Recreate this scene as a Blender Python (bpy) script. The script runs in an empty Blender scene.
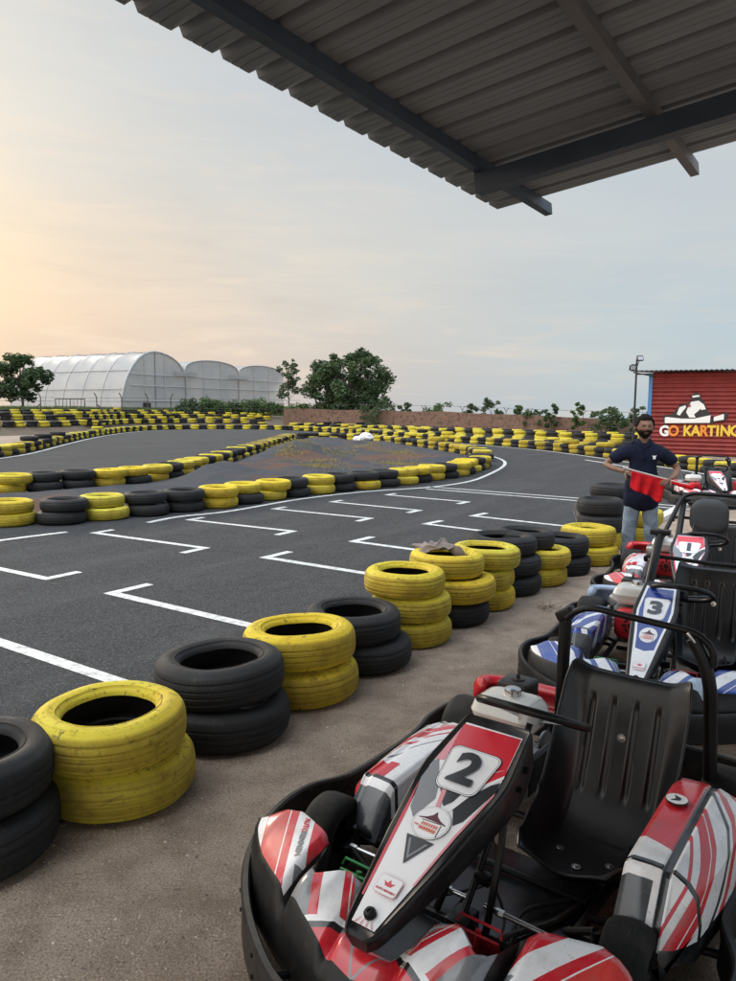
import bpy, bmesh, math, random
import numpy as np
from mathutils import Vector, Matrix
random.seed(7)
rng = np.random.default_rng(11)
C = bpy.context.scene.collection
PI = math.pi

# ---------------------------------------------------------------- helpers
def lin(r, g, b):
    f = lambda c: (c / 255 / 12.92) if c / 255 <= .04045 else ((c / 255 + .055) / 1.055) ** 2.4
    return (f(r), f(g), f(b), 1)

class NT:
    def __init__(s, nt): s.nt = nt
    def n(s, t, **kw):
        nd = s.nt.nodes.new(t)
        for k, v in kw.items():
            if k in ('operation', 'blend_type', 'data_type', 'noise_dimensions', 'feature', 'wave_type', 'bands_direction', 'sky_type', 'distance', 'wave_profile', 'clamp', 'use_clamp', 'clamp_factor', 'interpolation_type'):
                setattr(nd, k, v)
        return nd
    def L(s, a, b): s.nt.links.new(a, b)
    def math(s, op, a, b=None, c=None, clamp=False):
        nd = s.n('ShaderNodeMath', operation=op); nd.use_clamp = clamp
        for i, v in enumerate((a, b, c)):
            if v is None: continue
            if isinstance(v, (int, float)): nd.inputs[i].default_value = v
            else: s.L(v, nd.inputs[i])
        return nd.outputs[0]
    def mix(s, f, a, b, mode='MIX'):
        nd = s.n('ShaderNodeMix', data_type='RGBA'); nd.blend_type = mode
        for k, v in ((0, f), (6, a), (7, b)):
            if isinstance(v, (int, float)): nd.inputs[k].default_value = v
            elif isinstance(v, tuple): nd.inputs[k].default_value = v if len(v) == 4 else (*v, 1)
            else: s.L(v, nd.inputs[k])
        return nd.outputs[2]
    def noise(s, vec, scale, detail=4, rough=.5, dist=0):
        nd = s.n('ShaderNodeTexNoise'); nd.inputs['Scale'].default_value = scale
        nd.inputs['Detail'].default_value = detail; nd.inputs['Roughness'].default_value = rough
        nd.inputs['Distortion'].default_value = dist
        if vec is not None: s.L(vec, nd.inputs['Vector'])
        return nd.outputs[0]
    def ramp(s, f, stops, const=False):
        nd = s.n('ShaderNodeValToRGB'); cr = nd.color_ramp
        if const: cr.interpolation = 'CONSTANT'
        while len(cr.elements) < len(stops): cr.elements.new(.5)
        for e, (p, c) in zip(cr.elements, stops):
            e.position = p; e.color = c if len(c) == 4 else (*c, 1)
        s.L(f, nd.inputs[0]); return nd.outputs[0]
    def mapr(s, f, a, b, c=0., d=1., smooth=False):
        nd = s.n('ShaderNodeMapRange')
        if smooth: nd.interpolation_type = 'SMOOTHSTEP'
        for i, v in enumerate((a, b, c, d)): nd.inputs[i + 1].default_value = v
        s.L(f, nd.inputs[0]); return nd.outputs[0]

def new_mat(name, rough=.6, metal=0., color=(.5, .5, .5, 1), spec=.5):
    m = bpy.data.materials.new(name); m.use_nodes = True
    t = NT(m.node_tree); b = m.node_tree.nodes['Principled BSDF']
    b.inputs['Base Color'].default_value = color if len(color) == 4 else (*color, 1)
    b.inputs['Roughness'].default_value = rough; b.inputs['Metallic'].default_value = metal
    b.inputs['Specular IOR Level'].default_value = spec
    return m, t, b

def bump(t, b, h, strength=.3, dist=.01):
    nd = t.n('ShaderNodeBump'); nd.inputs['Strength'].default_value = strength; nd.inputs['Distance'].default_value = dist
    t.L(h, nd.inputs['Height']); t.L(nd.outputs[0], b.inputs['Normal'])

def simple(name, color, rough=.5, metal=0., var=.15, scale=30., bmp=.1, coat=0., spec=.5, scuff=0.):
    """a colour with a little dirt, uneven gloss and fine bump"""
    m, t, b = new_mat(name, rough, metal, color, spec)
    tc = t.n('ShaderNodeTexCoord').outputs['Object']
    n = t.noise(tc, scale, 5, .6); n2 = t.noise(tc, scale * .17, 3, .6)
    k = t.math('ADD', t.math('MULTIPLY', n, .5), t.math('MULTIPLY', n2, .5))
    c = tuple(color[:3])
    cc = t.mix(t.mapr(k, .3, .7), (*[v * (1 - var) for v in c], 1), (*[min(1, v * (1 + var)) for v in c], 1))
    if scuff:      # dust film and fine scratches
        sx = t.n('ShaderNodeMapping'); sx.inputs['Scale'].default_value = (3, 40, 9); sx.inputs['Rotation'].default_value = (.4, .3, .8); t.L(tc, sx.inputs['Vector'])
        sn = t.noise(sx.outputs[0], 7., 4, .7); dn = t.noise(tc, 5., 6, .7)
        cc = t.mix(t.math('MULTIPLY', t.mapr(sn, .62, .7), scuff), cc, (.2, .19, .18, 1))
        cc = t.mix(t.math('MULTIPLY', t.mapr(dn, .48, .75), scuff * .55), cc, (.19, .16, .13, 1))
    t.L(cc, b.inputs['Base Color'])
    t.L(t.mapr(n2, .3, .7, max(.03, rough - .1), min(1, rough + .15)), b.inputs['Roughness'])
    if coat: b.inputs['Coat Weight'].default_value = coat; b.inputs['Coat Roughness'].default_value = .1
    if bmp: bump(t, b, n, bmp, .003)
    return m

class MB:
    """collects shapes and links them as ONE mesh object"""
    def __init__(s): s.v = []; s.f = []; s.m = []; s.uv = []
    def add(s, vs, fs, mi=0, uvs=None):
        o = len(s.v); s.v += [tuple(v) for v in vs]
        for i, f in enumerate(fs):
            s.f.append([o + k for k in f]); s.m.append(mi if isinstance(mi, int) else mi[i])
            s.uv.append(uvs[i] if uvs else [(0, 0)] * len(f))
        return s
    def box(s, c, d, mi=0, rot=None, bev=0.):
        x, y, z = d[0] / 2, d[1] / 2, d[2] / 2
        if bev:
            bm = bmesh.new(); bmesh.ops.create_cube(bm, size=1)
            for v in bm.verts: v.co = Vector((v.co.x * d[0], v.co.y * d[1], v.co.z * d[2]))
            bmesh.ops.bevel(bm, geom=bm.edges[:], offset=bev, segments=3, affect='EDGES', profile=.5)
            vs = [v.co.copy() for v in bm.verts]; fs = [[v.index for v in f.verts] for f in bm.faces]; bm.free()
        else:
            vs = [Vector(p) for p in ((-x, -y, -z), (x, -y, -z), (x, y, -z), (-x, y, -z), (-x, -y, z), (x, -y, z), (x, y, z), (-x, y, z))]
            fs = [(0, 3, 2, 1), (4, 5, 6, 7), (0, 1, 5, 4), (1, 2, 6, 5), (2, 3, 7, 6), (3, 0, 4, 7)]
        R = rot.to_matrix() if rot is not None and not isinstance(rot, Matrix) else rot
        if R is not None: vs = [R @ v for v in vs]
        return s.add([v + Vector(c) for v in vs], fs, mi)
    def tube(s, pts, r, seg=10, mi=0, smooth=0, closed=False, caps=True, flat=None):
        pts = [Vector(p) for p in pts]
        rs = list(r) if hasattr(r, '__len__') else [r] * len(pts)
        if smooth:
            P, Rr = [], []; n = len(pts); rng_ = range(n if closed else n - 1)
            for i in rng_:
                g = (lambda k: pts[k % n]) if closed else (lambda k: pts[min(max(k, 0), n - 1)])
                a, b_, c, d = g(i - 1), g(i), g(i + 1), g(i + 2)
                for k in range(smooth):
                    t = k / smooth
                    P.append(.5 * ((2 * b_) + (c - a) * t + (2 * a - 5 * b_ + 4 * c - d) * t * t + (3 * b_ - a - 3 * c + d) * t ** 3))
                    Rr.append(rs[i] * (1 - t) + rs[(i + 1) % n] * t)
            if not closed: P.append(pts[-1]); Rr.append(rs[-1])
            pts, rs = P, Rr
        n = len(pts); vs = []; nrm = None
        for i, p in enumerate(pts):
            if closed: tg = pts[(i + 1) % n] - pts[i - 1]
            else: tg = pts[min(i + 1, n - 1)] - pts[max(i - 1, 0)]
            tg = tg.normalized() if tg.length > 1e-9 else Vector((0, 0, 1))
            if nrm is None:
                up = Vector((0, 0, 1)) if abs(tg.z) < .9 else Vector((1, 0, 0))
                nrm = tg.cross(up).normalized()
            else:
                nrm = (nrm - tg * nrm.dot(tg)); nrm = nrm.normalized() if nrm.length > 1e-6 else tg.orthogonal().normalized()
            bn = tg.cross(nrm)
            for k in range(seg):
                a = 2 * PI * k / seg
                sx, sy = (1, 1) if flat is None else flat
                vs.append(p + (nrm * math.cos(a) * sx + bn * math.sin(a) * sy) * rs[i])
        fs = []
        for i in range(n if closed else n - 1):
            j = (i + 1) % n
            for k in range(seg):
                l = (k + 1) % seg
                fs.append((i * seg + k, i * seg + l, j * seg + l, j * seg + k))
        if caps and not closed:
            fs.append(tuple(reversed(range(seg)))); fs.append(tuple((n - 1) * seg + k for k in range(seg)))
        return s.add(vs, fs, mi)
    def cyl(s, a, b, r, seg=20, mi=0, r2=None): return s.tube([a, b], [r, r if r2 is None else r2], seg, mi)
    def lathe(s, prof, seg=32, M=None, mi=0, closed=False):
        vs = []; n = len(prof); M = M or Matrix()
        for k in range(seg):
            a = 2 * PI * k / seg
            for r, z in prof: vs.append(M @ Vector((r * math.cos(a), r * math.sin(a), z)))
        fs = []; ms = []; uv = []
        for k in range(seg):
            l = (k + 1) % seg
            for i in range(n if closed else n - 1):
                j = (i + 1) % n
                fs.append((k * n + i, l * n + i, l * n + j, k * n + j))
                u0, u1, v0, v1 = k / seg, (k + 1) / seg, i / n, (i + 1) / n
                uv.append([(u0, v0), (u1, v0), (u1, v1), (u0, v1)])
        return s.add(vs, fs, mi, uv)
    def grid(s, P, mi=0, closed_u=False, closed_v=False, flip=False, mf=None):
        nu, nv = len(P), len(P[0]); vs = [p for row in P for p in row]; fs = []; ms = []
        for i in range(nu if closed_u else nu - 1):
            for j in range(nv if closed_v else nv - 1):
                a, b_, c, d = i * nv + j, ((i + 1) % nu) * nv + j, ((i + 1) % nu) * nv + (j + 1) % nv, i * nv + (j + 1) % nv
                fs.append((a, d, c, b_) if flip else (a, b_, c, d)); ms.append(mf(i, j) if mf else mi)
        return s.add(vs, fs, ms)
    def prism(s, poly, z0, z1, mi=0, M=None):
        M = M or Matrix(); n = len(poly)
        vs = [M @ Vector((x, y, z0)) for x, y in poly] + [M @ Vector((x, y, z1)) for x, y in poly]
        fs = [tuple(reversed(range(n))), tuple(range(n, 2 * n))] + [(i, (i + 1) % n, n + (i + 1) % n, n + i) for i in range(n)]
        return s.add(vs, fs, mi)
    def build(s, name, mats, parent=None, smooth=35, loc=None):
        me = bpy.data.meshes.new(name); me.from_pydata(s.v, [], s.f); 
        for m in (mats if isinstance(mats, (list, tuple)) else [mats]): me.materials.append(m)
        me.polygons.foreach_set('material_index', s.m)
        if any(any(p != (0, 0) for p in u) for u in s.uv):
            uvl = me.uv_layers.new(name='UVMap')
            uvl.data.foreach_set('uv', [c for f in s.uv for p in f for c in p])
        me.validate(); me.update()
        if smooth:
            me.polygons.foreach_set('use_smooth', [True] * len(me.polygons))
            if smooth < 180: me.set_sharp_from_angle(angle=math.radians(smooth))
        o = bpy.data.objects.new(name, me); C.objects.link(o)
        if parent: o.parent = parent
        if loc: o.location = loc
        return o

def tag(o, label=None, cat=None, group=None, kind=None):
    for k, v in (('label', label), ('category', cat), ('group', group), ('kind', kind)):
        if v: o[k] = v
    return o
def empty(name, loc, rz=0, **kw):
    o = bpy.data.objects.new(name, None); C.objects.link(o); o.location = loc; o.rotation_euler = (0, 0, rz); o.empty_display_size = .1
    return tag(o, **kw)
def textmesh(body, size, M, mb, mi=0, bold=0., extrude=.001, align='CENTER', sx=1.):
    """lettering as geometry, appended to mesh builder mb"""
    cu = bpy.data.curves.new('lettering', 'FONT'); cu.body = body; cu.size = size; cu.align_x = align; cu.align_y = 'CENTER'
    cu.offset = bold; cu.extrude = extrude; cu.resolution_u = 4
    ob = bpy.data.objects.new('lettering', cu); C.objects.link(ob)
    dg = bpy.context.evaluated_depsgraph_get(); me = bpy.data.meshes.new_from_object(ob.evaluated_get(dg))
    vs = [M @ Vector((v.co.x * sx, v.co.y, v.co.z)) for v in me.vertices]; fs = [list(p.vertices) for p in me.polygons]
    mb.add(vs, fs, mi); bpy.data.objects.remove(ob); bpy.data.curves.remove(cu); bpy.data.meshes.remove(me)

# ---------------------------------------------------------------- world, sun, camera
H = 1.62
th = math.atan(.1095); ro = math.radians(.5)
fw = Vector((0, math.cos(th), -math.sin(th))); X0 = Vector((1, 0, 0)); U0 = Vector((0, math.sin(th), math.cos(th)))
rt = X0 * math.cos(ro) + U0 * math.sin(ro); up = U0 * math.cos(ro) - X0 * math.sin(ro)
cam = bpy.data.cameras.new('camera'); co = bpy.data.objects.new('camera', cam); C.objects.link(co)
co.matrix_world = Matrix(((rt.x, up.x, -fw.x, 0), (rt.y, up.y, -fw.y, 0), (rt.z, up.z, -fw.z, H), (0, 0, 0, 1)))
cam.sensor_fit = 'VERTICAL'; cam.angle = 2 * math.atan(490.5 / 735); cam.clip_start = .05; cam.clip_end = 2000
S = bpy.context.scene; S.camera = co
S.view_settings.view_transform = 'Standard'; S.view_settings.look = 'None'; S.view_settings.gamma = 1; S.view_settings.use_curve_mapping = False
S.view_settings.exposure = 0.0
S.cycles.max_bounces = 6; S.cycles.transparent_max_bounces = 8; S.cycles.use_adaptive_sampling = True; S.cycles.use_denoising = True

def at(u, v, Y):
    a, b_ = (u - 368) / 735, (490.5 - v) / 735
    d = fw + rt * a + up * b_; t = Y / d.y
    return Vector((0, 0, H)) + d * t
def gp(u, v, h=0.):
    a, b_ = (u - 368) / 735, (490.5 - v) / 735
    d = fw + rt * a + up * b_; return Vector((0, 0, H)) + d * ((h - H) / d.z)

SUN_AZ, SUN_EL = math.radians(-34), math.radians(20)      # azimuth from +Y towards +X
sd = Vector((math.sin(SUN_AZ) * math.cos(SUN_EL), math.cos(SUN_AZ) * math.cos(SUN_EL), math.sin(SUN_EL)))
sl = bpy.data.lights.new('sun', 'SUN'); sl.energy = 1.4; sl.angle = math.radians(14); sl.color = (1, .86, .68)
so = bpy.data.objects.new('sun', sl); C.objects.link(so); so.rotation_euler = (-sd).to_track_quat('-Z', 'Y').to_euler()

W = bpy.data.worlds.new('World'); S.world = W; W.use_nodes = True
t = NT(W.node_tree); bg = W.node_tree.nodes['Background']
sky = t.n('ShaderNodeTexSky', sky_type='NISHITA'); sky.sun_disc = False; sky.sun_elevation = SUN_EL; sky.sun_rotation = SUN_AZ
sky.air_density = 1.5; sky.dust_density = 3
d = t.n('ShaderNodeTexCoord').outputs['Generated']
sp = t.n('ShaderNodeSeparateXYZ'); t.L(d, sp.inputs[0]); dx, dy, dz = sp.outputs
el = t.math('ARCSINE', dz); az = t.math('ARCTAN2', dx, dy)
warm = t.ramp(t.mapr(el, 0, .75), [(0, lin(214, 196, 184)), (.07, lin(226, 201, 184)), (.16, lin(232, 209, 188)), (.27, lin(226, 211, 194)), (.37, lin(216, 212, 205)), (.5, lin(209, 211, 209)), (.8, lin(206, 210, 212)), (1, lin(207, 211, 214))])
cool = t.ramp(t.mapr(el, 0, .75), [(0, lin(180, 200, 211)), (.1, lin(188, 205, 213)), (.3, lin(194, 204, 211)), (.55, lin(184, 198, 212)), (1, lin(172, 190, 212))])
side = t.mapr(t.math('ADD', az, t.math('MULTIPLY', t.math('SUBTRACT', el, .3), .4)), -.62, .42, 0, 1, True)
base = t.mix(side, warm, cool)
# warm brightness where the sun sits behind the cloud sheet
gd = t.n('ShaderNodeVectorMath', operation='DOT_PRODUCT'); t.L(d, gd.inputs[0])
ga, ge = math.radians(-31), math.radians(8.5)
gd.inputs[1].default_value = (math.sin(ga) * math.cos(ge), math.cos(ga) * math.cos(ge), math.sin(ge))
gl = t.math('POWER', t.mapr(gd.outputs['Value'], .98, 1.0, 0, 1), 1.6)
base = t.mix(t.math('MULTIPLY', gl, .35), base, lin(252, 230, 184))
# streaked cloud sheet
mp = t.n('ShaderNodeCombineXYZ')
t.L(t.math('MULTIPLY', az, 2.2), mp.inputs[0]); t.L(t.math('MULTIPLY', el, 9.), mp.inputs[1])
cn = t.noise(mp.outputs[0], 1.3, 7, .58, .6)
mp2 = t.n('ShaderNodeCombineXYZ')
t.L(t.math('ADD', t.math('MULTIPLY', az, 3.5), t.math('MULTIPLY', el, 2.)), mp2.inputs[0]); t.L(t.math('MULTIPLY', el, 26.), mp2.inputs[1])
cn2 = t.noise(mp2.outputs[0], 1.6, 6, .6, .8)
mp3 = t.n('ShaderNodeCombineXYZ'); t.L(az, mp3.inputs[0]); t.L(t.math('MULTIPLY', el, 2.2), mp3.inputs[1]); mp3.inputs[2].default_value = 4.
cn3 = t.noise(mp3.outputs[0], 1.9, 3, .5, .3)
lo = t.mapr(el, .1, .35, 1, .25)
base = t.mix(t.mapr(cn, .42, .72, 0, .22), base, lin(186, 190, 192))
lw = t.math('MULTIPLY', lo, t.mapr(side, .35, 1., 1., .3))
base = t.mix(t.math('MULTIPLY', t.mapr(cn2, .5, .7, 0, .75), lw), base, lin(236, 219, 200))
base = t.mix(t.math('MULTIPLY', t.mapr(cn2, .44, .3, 0, .35), lw), base, lin(196, 188, 184))
base = t.mix(t.mapr(cn3, .45, .7, 0, .35), base, lin(222, 222, 216))
skn = t.mix(1., sky.outputs[0], (.07, .07, .07, 1), 'MULTIPLY')
allc = t.mix(.93, skn, base)
# the cloud sheet is brighter overhead than near the horizon
ov = t.math('MULTIPLY', t.mapr(el, .52, 1.2, 10.5, 29., True), t.math('MULTIPLY', t.mapr(az, -1.5, -.62, 2.2, 1., True), t.mapr(dy, -.4, .25, 1.35, 1., True)))  # unseen sky left of and behind the camera raised to light the karts
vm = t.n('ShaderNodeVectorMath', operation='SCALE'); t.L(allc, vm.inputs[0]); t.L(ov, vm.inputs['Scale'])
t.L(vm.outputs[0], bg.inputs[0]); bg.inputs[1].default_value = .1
# ---------------------------------------------------------------- ground materials
def ground_mat(name, c1, c2, c3, rough=.95, fine=90., bmp=.5, specks=None, crack=False):
    m, t, b = new_mat(name, rough, 0, spec=.25)
    P = t.n('ShaderNodeNewGeometry').outputs['Position']
    big = t.noise(P, .55, 6, .6, .3); mid = t.noise(P, 5., 6, .62); fn = t.noise(P, fine, 4, .7)
    c = t.mix(t.mapr(big, .35, .65), c1, c2)
    c = t.mix(t.mapr(mid, .42, .68, 0, .75), c, c3)
    c = t.mix(t.mapr(fn, .38, .62, 0, .75), c, t.mix(1., c, (.4, .38, .36, 1), 'MULTIPLY'))
    pit = t.noise(P, fine * .32, 5, .75); c = t.mix(t.mapr(pit, .56, .66, 0, .6), c, t.mix(1., c, (.45, .42, .4, 1), 'MULTIPLY')); c = t.mix(t.mapr(pit, .42, .32, 0, .5), c, t.mix(1., c, (1.5, 1.5, 1.5, 1), 'MULTIPLY'))
    if specks:
        v = t.n('ShaderNodeTexVoronoi'); v.inputs['Scale'].default_value = specks[0]; t.L(P, v.inputs['Vector'])
        c = t.mix(t.math('MULTIPLY', t.math('LESS_THAN', v.outputs['Distance'], specks[1]), t.mapr(mid, .5, .6)), c, specks[2])
    h = t.math('SUBTRACT', t.math('ADD', t.math('MULTIPLY', fn, .5), mid), t.math('MULTIPLY', pit, .8))
    if crack:
        v = t.n('ShaderNodeTexVoronoi', feature='DISTANCE_TO_EDGE'); v.inputs['Scale'].default_value = .33
        wv = t.n('ShaderNodeVectorMath', operation='ADD'); t.L(P, wv.inputs[0])
        nn = t.n('ShaderNodeTexNoise'); nn.inputs['Scale'].default_value = 1.2; nn.inputs['Detail'].default_value = 6; t.L(P, nn.inputs['Vector'])
        sc = t.n('ShaderNodeVectorMath', operation='SCALE'); t.L(nn.outputs['Color'], sc.inputs[0]); sc.inputs['Scale'].default_value = 1.4
        t.L(sc.outputs[0], wv.inputs[1]); t.L(wv.outputs[0], v.inputs['Vector'])
        ck = t.mapr(v.outputs['Distance'], 0, .006, 1, 0)
        c = t.mix(t.math('MULTIPLY', t.math('MULTIPLY', ck, t.mapr(big, .45, .6)), .55), c, (.012, .012, .012, 1))
        # worn racing line and rubber marks running along the track
        cb = t.n('ShaderNodeSeparateXYZ'); t.L(P, cb.inputs[0])
        u_ = t.math('SUBTRACT', t.math('MULTIPLY', cb.outputs[0], .85), t.math('MULTIPLY', cb.outputs[1], .53))
        w_ = t.math('ADD', t.math('MULTIPLY', cb.outputs[0], .53), t.math('MULTIPLY', cb.outputs[1], .85))
        xy = t.n('ShaderNodeCombineXYZ'); t.L(t.math('MULTIPLY', u_, 1.3), xy.inputs[0]); t.L(t.math('MULTIPLY', w_, .12), xy.inputs[1])
        st = t.noise(xy.outputs[0], 1.4, 5, .6)
        c = t.mix(t.mapr(st, .5, .7, 0, .38), c, (.028, .029, .031, 1))
        c = t.mix(t.mapr(st, .5, .3, 0, .3), c, (.1, .1, .1, 1))
        v2 = t.n('ShaderNodeTexVoronoi'); v2.inputs["Scale"].default_value = 120; t.L(P, v2.inputs['Vector'])
        c = t.mix(t.mapr(v2.outputs['Color'], .6, .95, 0, .55), c, (.19, .188, .185, 1)); c = t.mix(t.mapr(v2.outputs['Color'], .4, .1, 0, .6), c, (.02, .02, .022, 1))
        h = t.math('ADD', h, v2.outputs['Distance'])
    t.L(c, b.inputs['Base Color']); bump(t, b, h, bmp, .012)
    return m
M_dirt = ground_mat('pit_lane_dirt', (.36, .28, .22, 1), (.48, .39, .31, 1), (.22, .165, .125, 1), fine=120., specks=(60., .12, (.6, .54, .47, 1)), bmp=1.)
M_asph = ground_mat('asphalt', (.05, .052, .056, 1), (.064, .065, .069, 1), (.038, .04, .044, 1), fine=170., bmp=.7, crack=True, specks=(9, .035, (.4, .39, .37, 1)))
M_gravel = ground_mat('infield_gravel', (.085, .088, .095, 1), (.12, .118, .12, 1), (.15, .085, .062, 1), fine=60., bmp=.9)
M_soil = ground_mat('bank_soil', (.11, .085, .07, 1), (.17, .12, .09, 1), (.1, .1, .06, 1), fine=40.)
def paint_mat():
    m, t, b = new_mat('road_paint', .7)
    P = t.n('ShaderNodeNewGeometry').outputs['Position']
    n = t.noise(P, 14., 6, .7); n2 = t.noise(P, 120., 3, .7)
    k = t.math('ADD', t.math('MULTIPLY', n, .6), t.math('MULTIPLY', n2, .5))
    t.L(t.mix(t.mapr(k, .52, .68), (.62, .62, .6, 1), (.2, .2, .2, 1)), b.inputs['Base Color']); bump(t, b, n2, .4, .003)
    return m
M_paint = paint_mat()

def sheet(name, poly, z, mat, kind='structure'):
    mb = MB(); n = len(poly)
    bm = bmesh.new(); vs = [bm.verts.new((x, y, z)) for x, y in poly]; f = bm.faces.new(vs)
    if f.normal.z < 0: f.normal_flip()
    bmesh.ops.triangulate(bm, faces=[f])
    me = bpy.data.meshes.new(name); bm.normal_update()
    for f in bm.faces:
        if f.normal.z < 0: f.normal_flip()
    bm.to_mesh(me); bm.free(); me.materials.append(mat)
    o = bpy.data.objects.new(name, me); C.objects.link(o); return tag(o, kind=kind)

# the site is a low plateau: the land falls away beyond the boundary wall
g = MB(); g.grid([[(x, y, z) for y, z in ((-300, 0), (0, 0), (74, 0), (95, -.8), (130, -3), (400, -20), (1500, -95))] for x in (-900, -200, 0, 200, 900)], flip=True)
tag(g.build('ground', M_dirt, smooth=0), kind='structure')

def cr(pts, n=8, closed=False):
    """smooth curve through 2-D points"""
    out = []; N = len(pts)
    for i in range(N if closed else N - 1):
        gk = (lambda k: pts[k % N]) if closed else (lambda k: pts[min(max(k, 0), N - 1)])
        a, b_, c, d_ = gk(i - 1), gk(i), gk(i + 1), gk(i + 2)
        for k in range(n):
            t_ = k / n
            out.append(tuple(.5 * ((2 * b_[j]) + (c[j] - a[j]) * t_ + (2 * a[j] - 5 * b_[j] + 4 * c[j] - d_[j]) * t_ ** 2 + (3 * b_[j] - a[j] - 3 * c[j] + d_[j]) * t_ ** 3) for j in range(len(pts[0]))))
    if not closed: out.append(tuple(pts[-1]))
    return out
def resample(pts, step, start=0.):
    out = []; acc = start
    for a, b_ in zip(pts, pts[1:]):
        a, b_ = Vector(a), Vector(b_); L_ = (b_ - a).length
        while acc <= L_:
            out.append(tuple(a + (b_ - a) * (acc / L_))); acc += step
        acc -= L_
    return out
def offset(pts, d_):
    out = []; n = len(pts)
    for i in range(n):
        a = Vector(pts[max(i - 1, 0)][:2]); b_ = Vector(pts[min(i + 1, n - 1)][:2]); tg = (b_ - a).normalized()
        out.append((pts[i][0] - tg.y * d_, pts[i][1] + tg.x * d_))
    return out

# centre lines of the tyre rows (metres on the ground)
ROW1 = [(-4.98, 10.05), (-4.36, 10.2), (-3.95, 10.62), (-3.5, 10.95), (-3.14, 11.4), (-2.74, 11.85), (-2.37, 12.25), (-2.05, 12.8), (-1.72, 13.35), (-1.43, 13.7), (-.95, 14.25), (-.51, 14.8), (-.02, 15.2), (.47, 15.8), (.96, 16.4), (1.48, 17.25), (2.1, 18.1), (2.55, 19.2), (3.05, 20.6), (3.4, 22.2)]
INF = [(3.72, 23.9), (3.75, 25.7), (3.45, 27.4), (3.2, 28.7), (2.75, 30.6), (2.25, 32.2), (1.65, 33.9), (.9, 35.9), (0., 37.6), (-1.2, 39.3), (-2.6, 40.), (-3.7, 39.4)]
ROW2 = [(-8.6, 13.0), (-7.6, 13.25), (-6.75, 13.6), (-6.0, 14.3), (-5.46, 14.9), (-4.95, 15.5), (-4.68, 16.4), (-4.5, 17.3), (-4.42, 18.6), (-4.3, 20.), (-4.27, 21.6), (-4.24, 23.6), (-4.2, 25.8), (-4.14, 28.2), (-4.1, 31), (-4.05, 34.2), (-4.0, 37.9)]
LEFT = [(-12.1, 22.3), (-12.2, 24.6), (-12.6, 26.9), (-13.4, 30.4), (-14.2, 34.), (-15.2, 39.), (-15.9, 43.5), (-16.4, 48.5), (-16.2, 53.2), (-14.6, 56.8), (-11.2, 58.6), (-8.5, 58.6), (-6.2, 57.6)]
R1 = [(-6.2, 57.6), (-4.2, 55.2), (-2, 51.8), (-.2, 48.), (1.1, 45.), (3.1, 41.), (4.7, 37.6), (5.7, 35.6), (6.85, 33.), (7.8, 30.4), (8.5, 27.), (8.95, 24.), (9.3, 21.4), (9.45, 19.3), (9.75, 17.4), (10.9, 15.6)]
near_edge = [(-4.5, -3.5), (-3., -.9), (-1.42, 2.35), (-.72, 3.45), (-.1, 4.6), (.6, 5.6), (1.3, 6.7), (2.2, 7.9), (2.95, 9.0), (3.9, 10.1), (6.0, 13.3), (8.3, 16.35), (10.2, 16.3)]
sheet('track_asphalt', near_edge + list(reversed(offset(cr(R1, 3), .1)[3:])) + list(reversed(offset(cr(LEFT, 3), .1))) + [(-13, 14), (-14, 2), (-14, -3.5)], .004, M_asph)
inf_poly = cr(ROW1, 3) + cr(INF, 3) + list(reversed(cr(ROW2, 3))) + [(-8.6, 9.6), (-7, 9.6)]

# infield mound: gravel heaped a little above the track
def infield():
    import mathutils
    poly = [Vector((x, y)) for x, y in inf_poly]; n = len(poly)
    def inside(p):
        c = False
        for i in range(n):
            a, b_ = poly[i], poly[i - 1]
            if (a.y > p.y) != (b_.y > p.y) and p.x < (b_.x - a.x) * (p.y - a.y) / (b_.y - a.y) + a.x: c = not c
        return c
    def dist(p):
        m_ = 1e9
        for i in range(n):
            a, b_ = poly[i - 1], poly[i]; e = b_ - a
            t_ = max(0, min(1, (p - a).dot(e) / max(e.length_squared, 1e-9))); m_ = min(m_, (p - a - e * t_).length)
        return m_
    hs = {}
    def hgt(p):
        if not inside(p): return -.02
        d_ = dist(p); k = min(1, d_ / 1.1)
        z = .012 + .16 * k + .12 * mathutils.noise.noise(Vector((p.x * .6, p.y * .4, 0))) * k + .05 * mathutils.noise.noise(Vector((p.x * 2.3, p.y * 2, 3))) * k
        z += (.45 * math.exp(-((p.x + 2.3) ** 2 / .9 + (p.y - 23.5) ** 2 / 14)) + .2 * math.exp(-((p.x + 3.4) ** 2 / .5 + (p.y - 17.) ** 2 / 5))) * k
        return z
    vs = []; xs = np.arange(-9.2, 4.4, .2); ys = np.arange(9.4, 40.6, .25)
    P = [[(x, y, hgt(Vector((x, y)))) for y in ys] for x in xs]
    mb = MB(); mb.grid(P)
    # keep only faces that reach above the asphalt
    keep = [k for k, f in enumerate(mb.f) if max(mb.v[i][2] for i in f) > 0]
    mb.f = [mb.f[k] for k in keep]; mb.m = [0] * len(keep); mb.uv = [mb.uv[k] for k in keep]
    m, t, b = new_mat('infield_ground', .95, spec=.2)
    Pn = t.n('ShaderNodeNewGeometry').outputs['Position']
    n1 = t.noise(Pn, .34, 5, .6, .4); n2 = t.noise(Pn, 3.2, 6, .65); n3 = t.noise(Pn, 38, 4, .7)
    c = t.mix(t.mapr(n1, .53, .6), (.07, .076, .09, 1), (.16, .085, .06, 1))
    c = t.mix(t.mapr(n2, .5, .7, 0, .6), c, (.13, .12, .11, 1))
    c = t.mix(t.mapr(n3, .35, .6, .5, 0), c, (.02, .02, .02, 1))
    t.L(c, b.inputs['Base Color']); bump(t, b, t.math('ADD', n3, n2), 1., .04)
    o = mb.build('infield_mound', m, smooth=180); tag(o, kind='structure'); return hgt
INF_H = infield()

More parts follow.
